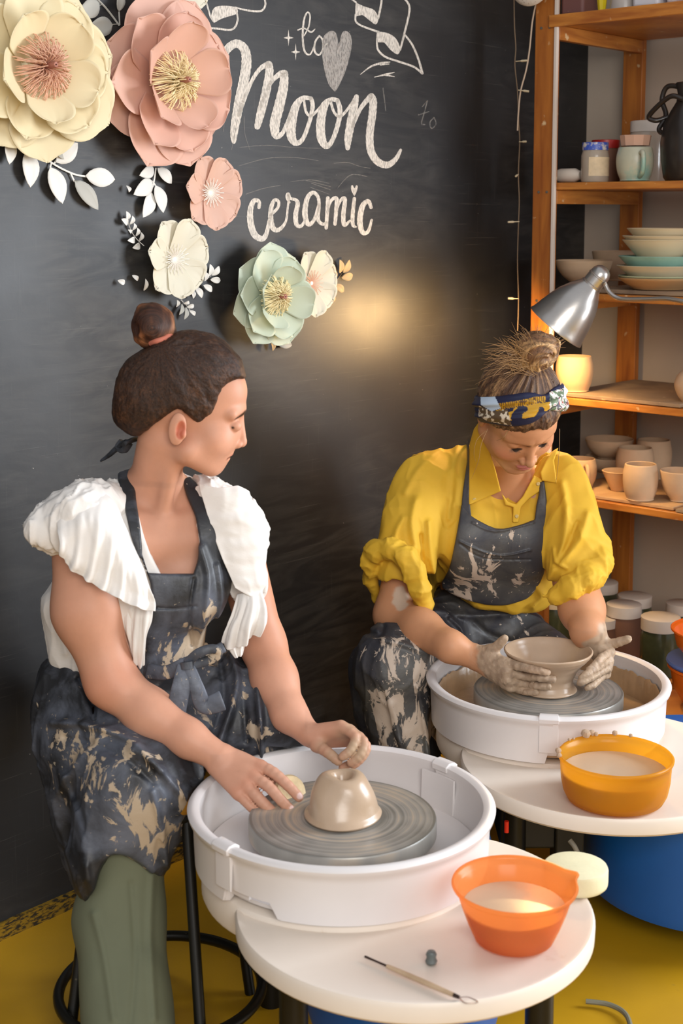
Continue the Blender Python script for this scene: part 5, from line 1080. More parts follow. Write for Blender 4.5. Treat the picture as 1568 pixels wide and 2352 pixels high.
# near (viewer's left) sleeve: gathered puff and the long diagonal ruffle
def puffL(p):
    xy = pj(p); d = cap(p, P(170, 1200, 2.875), P(110, 1222, 2.86), .088, .056); d = smin(d, cap(p, P(250, 1160, 2.93), P(160, 1185, 2.89), .055, .066), .03)
    a = cloth(p, 30, (1, 1, .25), .014)+vn(p*A3((90, 90, 16)), (3, 3, 3))*.004
    d = smax(d, poly2(xy, sm2([(52, 1205), (62, 1180), (92, 1154), (140, 1128), (200, 1098), (262, 1062), (285, 1110), (290, 1200), (220, 1250), (140, 1272), (112, 1270), (78, 1250), (58, 1225)], 4))*mpp(2.88), .01); return d-a
organic('sleeve', puffL, [((-.72, 2.76, .95), (-.42, 3.05, 1.2), .0035)], M['white_cloth'], BLO)
ruffle('ruffle', [[(135, 1150, 2.86), (180, 1128, 2.86), (225, 1125, 2.86), (262, 1150, 2.855), (290, 1210, 2.85), (325, 1285, 2.845)],
                  [(130, 1200, 2.80), (175, 1190, 2.79), (220, 1200, 2.785), (262, 1240, 2.785), (300, 1300, 2.79), (342, 1345, 2.80)],
                  [(136, 1246, 2.765), (165, 1270, 2.765), (205, 1300, 2.765), (250, 1330, 2.77), (305, 1365, 2.78), (357, 1382, 2.795)],
                  [(140, 1268, 2.768), (152, 1300, 2.765), (205, 1338, 2.765), (262, 1370, 2.765), (318, 1398, 2.775), (355, 1404, 2.79)]], M['white_cloth'], BLO, amp=.006, waves=6, seed=2)
ruffle('ruffle', [[(290, 1340, 2.84), (315, 1350, 2.835), (340, 1360, 2.83), (354, 1365, 2.83)], [(286, 1400, 2.83), (312, 1420, 2.82), (335, 1425, 2.815), (350, 1420, 2.82)], [(290, 1450, 2.83), (308, 1480, 2.82), (322, 1485, 2.82), (338, 1460, 2.825)], [(310, 1510, 2.845), (315, 1530, 2.84), (325, 1533, 2.84), (332, 1530, 2.84)]], M['white_cloth'], BLO, amp=.005, waves=3, seed=5, nu=34)
# far (viewer's right) sleeve and falling flounce
def puffR(p):
    xy = pj(p); d = cap(p, P(470, 1150, 3.0), P(560, 1215, 2.99), .058, .066); d = smin(d, cap(p, P(555, 1210, 2.99), P(570, 1330, 2.96), .062, .050), .03)
    a = cloth(p, 34, (1, 1, .35), .012)+vn(p*A3((100, 100, 22)), (3, 3, 3))*.004
    d = smax(d, poly2(xy, sm2([(446, 1096), (480, 1084), (515, 1084), (548, 1104), (588, 1160), (614, 1214), (606, 1275), (606, 1360), (570, 1400), (535, 1370), (500, 1290), (470, 1200)], 4))*mpp(2.95), .01); return d-a
organic('sleeve', puffR, [((-.34, 2.86, .85), (-.10, 3.1, 1.17), .0035)], M['white_cloth'], BLO)
ruffle('ruffle', [[(455, 1110, 2.93), (475, 1180, 2.91), (505, 1270, 2.89), (540, 1350, 2.885)], [(500, 1120, 2.915), (530, 1200, 2.90), (555, 1290, 2.89), (575, 1370, 2.885)], [(545, 1115, 2.93), (585, 1190, 2.92), (600, 1290, 2.905), (606, 1372, 2.895)], [(560, 1120, 2.95), (608, 1210, 2.95), (606, 1300, 2.93), (604, 1380, 2.91)]], M['white_cloth'], BLO, amp=.005, waves=4, seed=3)
ruffle('ruffle', [[(545, 1365, 2.90), (570, 1360, 2.89), (600, 1358, 2.90)], [(535, 1400, 2.885), (570, 1395, 2.87), (612, 1400, 2.88)], [(515, 1450, 2.88), (562, 1440, 2.86), (612, 1432, 2.875)], [(506, 1478, 2.885), (540, 1490, 2.87), (600, 1448, 2.885)]], M['white_cloth'], BLO, amp=.007, waves=3, seed=7, nu=40)
ruffle('ruffle', [[(520, 1465, 2.895), (560, 1455, 2.90)], [(525, 1490, 2.89), (562, 1480, 2.895)], [(540, 1512, 2.89), (556, 1505, 2.895)]], M['white_cloth'], BLO, amp=.003, waves=2, seed=8, nu=24, nv=14)

# apron: bib with straps, waist, skirt over both thighs
hipR, knR = P(215, 1600, 3.05), P(330, 1800, 2.80)
knL_ = P(640, 1640, 2.99)
bibL = [(325, 1276), (340, 1316), (444, 1318), (462, 1262), (448, 1190), (430, 1140), (418, 1102), (436, 1094), (460, 1120), (478, 1180), (510, 1250), (540, 1330), (548, 1380), (540, 1430), (522, 1462), (505, 1490), (524, 1570), (328, 1575), (334, 1450), (352, 1400), (345, 1340)]
strL = sm2([(270, 1012), (296, 1014), (305, 1060), (312, 1130), (318, 1200), (324, 1276), (312, 1262), (290, 1190), (276, 1130), (270, 1070)], 3)
def chestsurf(p): return smin(torsoL(p), bodyL(p), .02)
def bibf(p):
    xy = pj(p); base = torsoL(p)-.012; front = -((p@A3((.35, -1, 0)))-float(np.dot(np.array([.35, -1, 0]), np.array(P(350, 1250, 3.01)))))
    m_ = np.minimum(poly2(xy, bibL), poly2(xy, strL))*mpp(2.88)
    d = smax(base, m_, .006); d = np.maximum(d, front); d = np.maximum(d, -(torsoL(p)+.02))
    return d-vn(p*A3((22, 22, 10)))*.006-folds(xy, [(smo2([(462, 1260), (480, 1330), (470, 1420), (455, 1500)]), 10, .010), (smo2([(445, 1330), (436, 1400), (440, 1480)]), 5, -.006), (smo2([(350, 1395), (400, 1398), (450, 1392)]), 3, -.004), (smo2([(500, 1300), (510, 1380), (490, 1460)]), 7, .006)])
def stain_sheenL(p):
    xy = pj(p); s = np.full(len(p), .05, F32)
    for (x, y, r, a) in ((455, 1480, 70, .9), (400, 1500, 55, .75), (480, 1400, 45, .5), (330, 1860, 110, .85), (250, 1760, 130, .66), (350, 1930, 90, .7), (480, 1650, 90, .35), (600, 1680, 90, .5), (560, 1600, 60, .45), (170, 1740, 110, .55), (420, 1850, 60, .6)):  # clay stains; the knee spot also paints in its whitish-blue sheen
        s = np.maximum(s, a*np.exp(-(((xy[:, 0]-x)**2+(xy[:, 1]-y)**2)/r**2)))
    return s*(1-.8*np.exp(-(((xy[:, 0]-400)/70)**2+((xy[:, 1]-1350)/40)**2)))
ABL = organic('apron_bib', bibf, [((-.60, 2.74, .66), (-.14, 3.12, 1.22), .0034)], M['apron_l'], person_l, None, stain_sheenL)
mb = MB()  # knot at the nape
mb.tube([P(286, 1016, 2.95), P(268, 1030, 2.98), P(250, 1046, 3.0), P(232, 1058, 3.01)], [.010, .013, .010, .005], 8, smooth=4, flat=.5); mb.tube([P(296, 1018, 2.95), P(284, 1034, 2.955), P(272, 1028, 2.97), P(282, 1014, 2.97)], [.010]*4, 8, smooth=4, flat=.7)
mb.tube([P(285, 1020, 2.93), P(300, 1012, 2.95), P(318, 1008, 2.99)], [.010, .010, .008], 8, smooth=3, flat=.5)
mb.build('apron_knot', M['apron_l'], ABL)
sk_poly = sm2([(330, 1520), (250, 1545), (184, 1545), (112, 1522), (80, 1590), (62, 1680), (75, 1740), (100, 1850), (150, 1985), (172, 2080), (180, 2170), (205, 2080), (232, 1985), (265, 1958), (330, 1985), (388, 2020), (400, 1960), (430, 1890), (440, 1830), (480, 1790), (560, 1760), (640, 1760), (700, 1740), (690, 1690), (610, 1600), (585, 1500), (520, 1470), (420, 1500)], 4)
def skirt(p):
    xy = pj(p)
    d = cap(p, P(330, 1500, 3.0), P(300, 1600, 3.03), .130, .165)
    d = smin(d, cap(p, hipR, knR, .150, .112), .06); d = smin(d, cap(p, knR, P(262, 1975, 2.78), .108, .105), .05); d = smin(d, cap(p, P(215, 1720, 2.95), P(215, 1940, 2.93), .115, .075), .05)
    d = smin(d, cap(p, P(430, 1620, 3.06), knL_, .135, .105), .06); d = smin(d, cap(p, knL_, P(640, 1760, 2.99), .1, .09), .04)
    d = smin(d, ell(p, P(430, 1680, 2.95), (.13, .10, .07)), .05)
    d = smax(d, poly2(xy, sk_poly)*mpp(2.85), .01)
    d = np.maximum(d, -(d+.03)); d = np.maximum(d, -np.maximum(np.hypot(p[:, 0]-NW[0], p[:, 1]-NW[1])-.303, p[:, 2]-.56))
    w = cloth(p, 11, (1, 1, .6), .016)
    return d-w-folds(xy, [(smo2([(120, 1660), (200, 1665), (300, 1700), (370, 1770)]), 10, .016), (smo2([(150, 1695), (200, 1705), (290, 1745), (350, 1800)]), 8, -.006), (smo2([(140, 1780), (180, 1900), (200, 2020)]), 12, .010), (smo2([(530, 1500), (545, 1570), (520, 1660), (495, 1740)]), 9, .018), (smo2([(505, 1520), (515, 1600), (490, 1680)]), 8, -.010), (smo2([(590, 1580), (600, 1680), (600, 1750)]), 8, .016), (smo2([(180, 1560), (210, 1610), (215, 1660)]), 7, -.012), (smo2([(560, 1600), (566, 1700)]), 8, -.008), (smo2([(300, 1720), (360, 1760), (420, 1830)]), 9, .010), (smo2([(350, 1820), (370, 1900), (385, 1990)]), 8, .009)])
ASK = organic('apron_skirt', skirt, [((-.74, 2.60, .12), (.02, 3.22, .82), .0044)], M['apron_l'], person_l, None, stain_sheenL)
def band(name, curve, wd, mt, parent, th=.003, n=30):
    """flat cloth strip along picture points"""
    q = bow([P(*a) for a in curve], 6); v = []; f = []
    for i, c in enumerate(q):
        t = (q[min(i+1, len(q)-1)]-q[max(i-1, 0)]).normalized(); view = (Vector((0, 0, CAM_Z))-c).normalized(); s = t.cross(view).normalized(); ww = wd[0]+(wd[1]-wd[0])*i/(len(q)-1)
        for k in (-1, -.4, .4, 1): v.append(c+s*ww*k+view*(.0025 if abs(k) < .5 else 0))
    for i in range(len(q)-1):
        for k in range(3): f.append((i*4+k, i*4+k+1, i*4+k+5, i*4+k+4))
    mb = MB(); mb.add(v, f); o = mb.build(name, mt, parent, solid=th, subsurf=1, angle=180)
    at = o.data.attributes.new('StainSheen', 'FLOAT', 'POINT'); at.data.foreach_set('value', [.45]*len(v)); return o
band('waist_tie', [(336, 1540, 2.862), (380, 1545, 2.84), (425, 1525, 2.83), (470, 1508, 2.835), (515, 1485, 2.86)], (.016, .012), M['apron_l'], ASK)
band('bow_loop', [(428, 1525, 2.825), (455, 1500, 2.81), (490, 1490, 2.815), (500, 1504, 2.82), (470, 1520, 2.82), (432, 1530, 2.82)], (.010, .010), M['apron_l'], ASK)
band('tie_end', [(428, 1528, 2.82), (418, 1570, 2.80), (405, 1630, 2.79), (396, 1690, 2.785)], (.019, .022), M['apron_l'], ASK)
band('tie_end', [(434, 1530, 2.815), (452, 1580, 2.80), (470, 1620, 2.80), (512, 1608, 2.80)], (.012, .022), M['apron_l'], ASK)
mb = MB(); mb.tube([P(429, 1520, 2.815), P(431, 1536, 2.812)], [.014, .013], 10); o = mb.build('tie_knot', M['apron_l'], ASK)
# trousers and shoe
def trous(p):
    xy = pj(p); d = cap(p, P(300, 1850, 2.82), P(275, 2110, 2.76), .080, .086); d = smin(d, cap(p, P(275, 2110, 2.76), (-.415, 2.60, .06), .088, .095), .04)
    d = smax(d, .03-p[:, 2], .01)
    return d-vn(p*A3((16, 16, 5)))*.010-folds(xy, [(smo2([(350, 2010), (345, 2150), (355, 2340)]), 8, .006), (smo2([(215, 2100), (240, 2200), (260, 2340)]), 9, .006), (smo2([(300, 2030), (310, 2200), (300, 2350)]), 7, -.004)])
organic('trousers', trous, [((-.56, 2.45, .02), (-.29, 2.95, .60), .0045)], M['green_cloth'], person_l)
SHOE = mat('brown_shoe', '#3a2c22', .5)
organic('shoe', lambda p: smax(smin(ell(p, (-.40, 2.50, .045), (.05, .115, .045)), ell(p, (-.415, 2.60, .06), (.045, .06, .06)), .03), -p[:, 2]+.002, .006), [((-.50, 2.36, 0), (-.32, 2.7, .14), .006)], SHOE, person_l)
# sponge in the right hand
SPG = P(664, 1822, 2.745); Rg = Matrix.Rotation(math.radians(35), 3, 'Z') @ Matrix.Rotation(math.radians(70), 3, 'X')
mb = MB(); mb.lathe([(0, -.012), (.026, -.012), (.034, -.008), (.037, 0), (.034, .008), (.026, .012), (0, .012)], SPG, 32, Rg); o = mb.build('sponge', mat('yellowish_sponge', '#dfc79c', .85, var=.12, vscale=60, bump=.8, bscale=110)); tag(o, 'round yellowish sponge under the fingers on the near wheel', 'sponge')
# ================================================================== the woman with the yellow shirt (right)
def hit(f, px, py, y0=2.4, y1=4.6):
    c = np.array([0, 0, CAM_Z], F32); r = ray(px, py); d = A3(r/r.length); t = y0/d[1]
    for _ in range(90):
        v = float(f((c+d*t)[None])[0]); t += max(v*.8, .0004)
        if v < .0006 or t*d[1] > y1: break
    return Vector(c+d*t)
RO_ = Vector((.37, 3.95, 0)); person_r = empty('person', RO_)
tag(person_r, 'seated person in yellow shirt, patterned headscarf and stained apron, both hands round the clay bowl', 'person')
KR = 1.14; OR_ = Vector((.437, 3.50, 1.183))
_f = Vector((.245, -.63, -.737)).normalized(); _x = Vector((-.965, -.23, -.13)); _x = (_x-_f*_x.dot(_f)).normalized(); _u = _x.cross(_f)
RR = np.array([list(_x), list(_f), list(_u)], F32).T
def HR(x, y, z): return OR_ + (_x*x+_f*y+_u*z)*KR
def headR(p):
    q = ((p-A3(OR_))@RR)/KR; m = q.copy(); m[:, 0] = np.abs(m[:, 0])
    d = ell(q, (0, -.002, .045), (.076, .096, .084))
    d = smin(d, ell(q, (0, .036, .048), (.065, .064, .060)), .02)
    d = smin(d, ell(q, (0, .036, -.022), (.066, .062, .074)), .03)
    d = smin(d, ell(m, (.036, .054, -.026), (.033, .033, .034)), .02)
    d = smin(d, cap(m, (.054, .0, -.045), (.018, .070, -.092), .026, .020), .03)
    d = smin(d, ell(q, (0, .076, -.095), (.022, .019, .018)), .015)
    d = smin(d, ell(q, (0, .072, -.062), (.030, .028, .026)), .015)
    d = smin(d, cap(m, (.010, .088, .036), (.046, .070, .034), .011, .010), .014)
    d = smax(d, -ell(m, (.033, .104, .013), (.020, .019, .013)), .012)
    d = smin(d, ell(m, (.0325, .0775, .0135), (.0155, .0135, .0125)), .005)
    d = smin(d, cap(q, (0, .090, .020), (0, .108, -.024), .0072, .0092), .009)
    d = smin(d, ell(q, (0, .1115, -.028), (.0105, .0105, .0100)), .006)
    d = smin(d, ell(m, (.0125, .101, -.033), (.0078, .010, .0078)), .005)
    d = smax(d, -ell(m, (.0075, .105, -.0415), (.0038, .005, .003)), .003)
    d = smin(d, ell(q, (0, .0975, -.0565), (.0215, .0095, .0056)), .005)
    d = smin(d, ell(q, (0, .0955, -.0675), (.0175, .0095, .0066)), .005)
    d = smax(d, -ell(q, (0, .1065, -.0620), (.024, .008, .0013)), .003)
    d = smin(d, ell(m, (.078, -.008, .002), (.0075, .017, .031)), .006); d = smax(d, -ell(m, (.086, -.003, .006), (.007, .009, .017)), .004)
    return d*KR
sR, eR, wR = P(955, 1135, 3.73), P(905, 1412, 3.60), P(1085, 1508, 3.40)
sL, eL, wL = P(1318, 1125, 3.70), P(1322, 1335, 3.60), P(1362, 1478, 3.45)
def bodyR(p):
    d = cap(p, HR(0, -.03, -.03), P(1140, 1105, 3.76), .056*KR, .064*KR)
    d = smin(d, cap(p, P(1000, 1150, 3.77), P(1270, 1140, 3.75), .085, .085), .05)
    d = smin(d, cap(p, P(1120, 1200, 3.80), P(1100, 1420, 3.92), .115, .12), .06)
    a = cap(p, sR, eR, .046, .050); a = smin(a, cap(p, eR, P(968, 1447, 3.50), .049, .050), .03); a = smin(a, cap(p, P(968, 1447, 3.50), P(1035, 1485, 3.40), .049, .038), .03); a = smin(a, cap(p, P(1035, 1485, 3.40), wR, .038, .030), .02)
    d = smin(d, a, .02)
    a = cap(p, sL, eL, .046, .052); a = smin(a, cap(p, eL, P(1336, 1400, 3.53), .055, .055), .03); a = smin(a, cap(p, P(1336, 1400, 3.53), P(1350, 1450, 3.44), .054, .042), .03); a = smin(a, cap(p, P(1350, 1450, 3.44), wL, .042, .034), .02)
    return smin(d, a, .02)
_bz = [q[1] for q in bp_[2:10]]; _br = [q[0] for q in bp_[2:10]]
def onb(px, py, gap=.009):
    Y = 3.3
    for _ in range(12):
        q = P(px, py, Y); r = float(np.interp(q.z, _bz, _br))+gap; dx = q.x-BC[0]; Y = BC[1]-math.sqrt(max(r*r-dx*dx, 1e-6))
    return P(px, py, Y)
G_ = .0105
hRR = dict(w=P(1096, 1512, 3.390), k=[P(1166, 1524, 3.327), P(1163, 1543, 3.318), P(1165, 1562, 3.320), P(1172, 1578, 3.327)],
  f=[[onb(1200, 1532, G_), onb(1230, 1539, G_), onb(1256, 1545, G_)], [onb(1205, 1553, G_), onb(1240, 1556, G_), onb(1270, 1561, G_)], [onb(1205, 1571, G_), onb(1232, 1574, G_), onb(1258, 1577, G_)], [onb(1198, 1586, G_), onb(1215, 1590, G_), onb(1230, 1590, G_)]],
  t=[P(1128, 1494, 3.365), P(1146, 1480, 3.350), P(1158, 1466, 3.340)])
def rb(px, py, Y): return P(px, py, Y)
hRL = dict(w=P(1372, 1480, 3.440), k=[P(1400, 1498, 3.410), P(1396, 1516, 3.390), P(1394, 1534, 3.380), P(1390, 1548, 3.390)],
  f=[[P(1381, 1512, 3.355), P(1366, 1528, 3.333), P(1353, 1539, 3.321)], [P(1372, 1532, 3.340), P(1352, 1546, 3.315), P(1336, 1556, 3.308)], [P(1368, 1549, 3.335), P(1348, 1560, 3.312), P(1332, 1568, 3.306)], [P(1372, 1563, 3.350), P(1360, 1574, 3.330), P(1349, 1580, 3.323)]],
  t=[P(1384, 1480, 3.430), P(1412, 1477, 3.415), P(1442, 1468, 3.400)])
def handsR(p):
    a = hand(p, hRR['w'], 0, hRR['k'], hRR['f'], hRR['t'], .0150, (.0112, .0086)); b = hand(p, hRL['w'], 0, hRL['k'], hRL['f'], hRL['t'], .0150, (.0112, .0088))
    return np.minimum(a, b)-.0022*vn(p*120)-.0012*vn(p*300)
def skinR(p): return smin(smin(headR(p), bodyR(p), .02), handsR(p), .012)
def colR(p):
    c = np.tile(np.array(lin('#c68e68')[:3], F32), (len(p), 1)); q = ((p-A3(OR_))@RR)/KR; m = q.copy(); m[:, 0] = np.abs(m[:, 0])
    c = mixc(c, '#b07a54', (vn(p*9)+.1)*.8)
    c = mixc(c, '#d08468', sstep(-ell(m, (.045, .07, -.025), (.028, .03, .028)), -.01, .02)*.6)
    lip = np.minimum(ell(q, (0, .0975, -.0565), (.0205, .0095, .0056)), ell(q, (0, .0955, -.0675), (.0165, .0095, .0066)))
    c = mixc(c, '#b0605a', sstep(-lip, -.0028, -.0003)*.85)
    c = mixc(c, '#6e342c', sstep(-ell(q, (0, .1045, -.0620), (.021, .009, .0012)), -.0012, .0003))
    c = mixc(c, '#4a2f1e', sstep(-cap(m, (.012, .099, .0285), (.050, .076, .028), .0042, .0022), -.005, .0)*.8)
    c = mixc(c, '#2a1a14', sstep(-chain(m, [A3((.018, .0905, .004)), A3((.032, .0905, .001)), A3((.047, .078, .004))], [.0014, .0017, .0012]), -.0022, 0))
    c = mixc(c, '#8e4a38', sstep(-ell(m, (.0075, .105, -.0395), (.0045, .005, .0035)), -.002, .001)*.8)
    clay = np.full(len(p), -1., F32)
    for h_ in (hRR, hRL):
        for k_ in h_['k']: clay = np.maximum(clay, .075-np.linalg.norm(p-A3(k_), axis=1))
        for f_ in h_['f']: clay = np.maximum(clay, .05-np.linalg.norm(p-A3(f_[2]), axis=1))
        clay = np.maximum(clay, .06-np.linalg.norm(p-A3(h_['t'][1]), axis=1))
    c2 = mixc(np.tile(np.array(lin('#b59a80')[:3], F32), (len(p), 1)), '#8f7660', sstep(vn(p*90), -.1, .4)*.7)
    w = sstep(clay+.03*vn(p*45), -.004, .010)[:, None]; c = c*(1-w)+c2*w
    sp = np.linalg.norm((p-A3(hit(bodyR, 921, 1378)))*A3((1, .6, .75)), axis=1)+.02*vn(p*70); c = mixc(c, '#c9b8a4', sstep(-sp, -.026, -.020)*.8)
    return c
hc = HR(0, .0, .0)
r1 = bx_(hRR['k']+sum(hRR['f'], [])+hRR['t']+[hRR['w']], .022); r2 = bx_(hRL['k']+sum(hRL['f'], [])+hRL['t']+[hRL['w']], .022)
organic('body', skinR, [((hc.x-.13, 3.27, 1.03), (hc.x+.15, 3.66, 1.31), .0021), ((.02, 3.28, .52), (.72, 3.95, 1.06), .0046), (r1[0], r1[1], .0017), (r2[0], r2[1], .0017)], M['skin'], person_r, colR)

# hair, bun, headscarf
def hq(p): return ((p-A3(OR_))@RR)/KR
BL = (-.030, -.045, .160)
def strk(q, o, f=1.0):
    v = q-A3(o); a = np.arctan2(v[:, 1], v[:, 0]); r = np.linalg.norm(v, axis=1); b = v[:, 2]/np.maximum(r, .02); s = np.stack([a*11*f, b*8*f, r*5], 1).astype(F32); return vn(s)*.6+vn(s*2.4, (3, 7, 1))*.45+vn(s*5.5, (1, 2, 9))*.3
def hairR(p):
    q = hq(p); d = ell(q, (0, -.008, .050), (.090, .104, .098))
    d = smin(d, ell(q, (0, .045, .090), (.060, .052, .040)), .02)
    # forehead hairline and temples
    ax = np.abs(q[:, 0]); line = q[:, 2]-(.083-.55*ax**1.0*.6-3.0*ax*ax) ; fr = q[:, 1]-.0
    cut = np.minimum(-line, fr+.01); d = smax(d, cut, .006)
    d = smax(d, -(q[:, 2]+.055+(q[:, 1]+.05)*.4), .01)
    return (d-.005*strk(q, BL)*sstep(np.linalg.norm(q-A3(BL), axis=1), .0, .05))*KR
def hcolR(p):
    q = hq(p); s = strk(q, BL); c = np.tile(np.array(lin('#4a3122')[:3], F32), (len(p), 1)); c = mixc(c, '#8d6a48', sstep(s, -.15, .35)); c = mixc(c, '#c09c6c', sstep(s, .18, .6)*.7)
    return mixc(c, '#3e281b', sstep(q[:, 1]-q[:, 2]*.35, .045, .075)*.7)
organic('hair', hairR, [((hc.x-.15, 3.26, 1.06), (hc.x+.15, 3.68, 1.36), .0023)], M['hair'], person_r, hcolR, flow=lambda p: flowdir(hq(p), BL, 32))
def bunR(p):
    q = hq(p)-A3((-.030, -.050, .165)); ang = np.arctan2(q[:, 2]-.0, q[:, 0]+.012); r = np.sqrt((q[:, 0]+.012)**2+q[:, 2]**2)
    d = ell(q, (0, 0, 0), (.048, .040, .040)); 
    s = np.stack([ang*1.6+r*95, r*55+q[:, 1]*30, ang*0+q[:, 1]*40], 1).astype(F32)
    hole = np.linalg.norm((q-A3((-.020, .036, .006)))*A3((1, .6, 1)), axis=1)-.007
    d = smax(d, -hole, .012); d = smin(d, cap(q, (0, 0, -.015), (.01, .01, -.045), .034, .036), .02)
    return (d-.009*vn(s)-.003*vn(s*2.6))*KR
def bcolR(p):
    q = hq(p)-A3((-.030, -.050, .165)); ang = np.arctan2(q[:, 2], q[:, 0]+.012); r = np.sqrt((q[:, 0]+.012)**2+q[:, 2]**2); s = np.stack([ang*1.6+r*95, r*55+q[:, 1]*30, q[:, 1]*40], 1).astype(F32); s = vn(s)+.5*vn(s*3)
    c = mixc(np.tile(np.array(lin('#6b4a30')[:3], F32), (len(p), 1)), '#b08a5c', sstep(s, -.3, .3)); return mixc(c, '#dcb988', sstep(s, .2, .55)*.7)
bb = HR(-.03, -.05, .165); organic('hair_bun', bunR, [((bb.x-.075, bb.y-.09, bb.z-.085), (bb.x+.075, bb.y+.08, bb.z+.06), .002)], M['hair'], person_r, bcolR, flow=lambda p: bunflow(hq(p)-A3((-.030, -.050, .165)), (-.015, .004)))
mb = MB(); R = random.Random(12)
root = HR(.02, -.035, .150)
for k in range(130):
    a = R.uniform(-.3, 1.25); L_ = R.uniform(.04, .10); d = Vector((-math.cos(a), R.uniform(-.5, .3), math.sin(a)*.75)).normalized(); st = root+Vector((R.uniform(-.01, .05), R.uniform(-.03, .01), R.uniform(-.035, .03)))
    mb.tube([st, st+d*L_*.5+Vector((0, 0, R.uniform(-.004, .014))), st+d*L_+Vector((R.uniform(-.01, .01), 0, R.uniform(-.022, .010)))], [.0008, .0006, .0002], 4, smooth=4)
for k in range(40):
    a = R.uniform(.1, 3.0); st = bb+Vector((math.cos(a)*.045, R.uniform(-.03, .02), math.sin(a)*.036)); d = Vector((math.cos(a)+R.uniform(-.5, .5), R.uniform(-.4, .4), math.sin(a)+R.uniform(-.2, .5))).normalized()
    mb.tube([st-d*.01, st+d*.012, st+d*R.uniform(.016, .03)], [.0008, .0006, .0003], 4, smooth=3)
for (a, b, c_, d_) in (((1120, 985), (1105, 1020), (1098, 1060), (1082, 1100)), ((1115, 990), (1095, 1010), (1088, 1040), (1092, 1060)), ((1285, 985), (1284, 1030), (1280, 1080), (1276, 1110)), ((1170, 985), (1160, 1000), (1150, 1008), (1140, 1012)), ((1172, 985), (1162, 995), (1158, 1008), (1152, 1015))):
    mb.tube([P(*a, 3.38), P(*b, 3.37), P(*c_, 3.38), P(*d_, 3.42)], [.0007, .0007, .0006, .0003], 5, smooth=5)
o = mb.build('loose_hairs', mat('fair_hair_strands', '#9a7448', .45), person_r); o['kind'] = 'stuff'
mb = MB()
for sgn in (-1, 1):
    for k in range(9):
        x = sgn*(.021+.0027*k); y0 = .0895-.40*max(0, abs(x)-.031); mb.tube([HR(x, y0, .0025-.0005*abs(k-5)), HR(x*1.03, y0+.004, -.002), HR(x*1.05, y0+.007, -.0032)], [.0006, .0005, .0002], 4)
mb.build('eyelashes', mat('dark_lashes', '#1e130e', .5), person_r)
# headscarf
bn_ = np.array([0, -.80, .60], F32)
def scarfR(p):
    q = hq(p); ax = q[:, 0]
    base = ell(q, (0, -.008, .050), (.098, .113, .107)); base = smin(base, ell(q, (0, .045, .090), (.068, .060, .048)), .02)
    t = (q-A3((0, .050, .108)))@bn_; hw = .030-.010*np.exp(-((ax+.018)/.02)**2)+.004*np.sin(ax*40)
    fo = vn(np.stack([ax*20, t*150, q[:, 1]*12], 1).astype(F32))
    kk = np.clip((ax+.022)/.05, -1, 1); roll = np.exp(-((t-.015*kk)/.0085)**2)+np.exp(-((t+.015*kk)/.0085)**2)*.9; base = base-.0065*roll*(q[:, 1] > -.02)
    d = smax(base-.005*fo, np.abs(t+.004*np.sin(ax*35))-hw, .006)
    return d*KR
def knotR(p):
    k1_ = KN
    d = ell(p, k1_(1243, 948, -.004), (.024, .018, .017), RR@np.array([[.8, 0, .6], [0, 1, 0], [-.6, 0, .8]], F32))
    d = np.minimum(d, cap(p, k1_(1228, 932, -.002), k1_(1262, 962, -.004), .016, .015)); d = smin(d, cap(p, k1_(1256, 968, -.002), k1_(1282, 978, .0), .014, .020), .008)
    d = smin(d, cap(p, k1_(1262, 955, -.002), k1_(1285, 966, .004), .012, .009), .006)
    return d-.003*vn(p*A3((120, 120, 60)))
scol = lambda c, p: c
def KN(px, py, dy): return hit(scarfR, px, py)+Vector((0, dy-.012, .002))
def colS(p):
    q = hq(p); ax = q[:, 0]; t = (q-A3((0, .050, .108)))@bn_; xy = pj(p); n1 = vn(p*140); n2 = vn(p*55, (2, 5, 1))
    c = np.tile(np.array(lin('#12183a')[:3], F32), (len(p), 1))
    u = t+.10*(ax-.02)*(ax > 0)*.6
    g = (np.abs(u-.012) < .0065) & (xy[:, 0] > 1140) & (xy[:, 0] < 1252); c[g] = lin('#b88914')[:3]; g2 = g & ((np.sin(xy[:, 0]*1.3) > .3) | (n1 > .2)); c[g2] = lin('#5a3a16')[:3]
    g = (n2 > .06) & (np.abs(u+.008) < .013) & (xy[:, 0] > 1130) & (xy[:, 0] < 1262); c[g] = lin('#c49420')[:3]
    g = (n2 < -.30) & (np.abs(u) < .012) & (xy[:, 0] > 1170) & (xy[:, 0] < 1250); c[g] = lin('#b3402a')[:3]
    w1 = (poly2(xy, [(1103, 905), (1128, 895), (1150, 938), (1128, 945), (1104, 930)]) < 0); c[w1] = lin('#b9cbdf')[:3]
    w2 = (poly2(xy, [(1100, 932), (1128, 945), (1165, 940), (1175, 978), (1120, 968), (1098, 955)]) < 0); c[w2] = lin('#5d4a34')[:3]; c[w2 & (n1 > .15)] = lin('#d9cdb8')[:3]
    w3 = (xy[:, 0] > 1262) & (t < .024); c[w3] = lin('#d8d4cc')[:3]; c[w3 & (n1 > .02)] = lin('#5f6e52')[:3]; c[w3 & (n1 < -.22)] = lin('#8e4a3e')[:3]; c[w3 & (np.abs(n2) < .05)] = lin('#3a3640')[:3]
    w4 = (xy[:, 0] > 1295) & (xy[:, 1] < 915); c[w4] = lin('#cfdbe8')[:3]
    return c
def colK(p):
    xy = pj(p); n = vn(p*110); c = np.tile(np.array(lin('#12183a')[:3], F32), (len(p), 1)); a = (xy[:, 0] < 1258) & (xy[:, 1] < 968); c[a & (n > .05)] = lin('#c49420')[:3]; c[a & (n < -.22)] = lin('#c9d2da')[:3]; c[(~a) & (n > .32)] = lin('#c9d2da')[:3]; return c
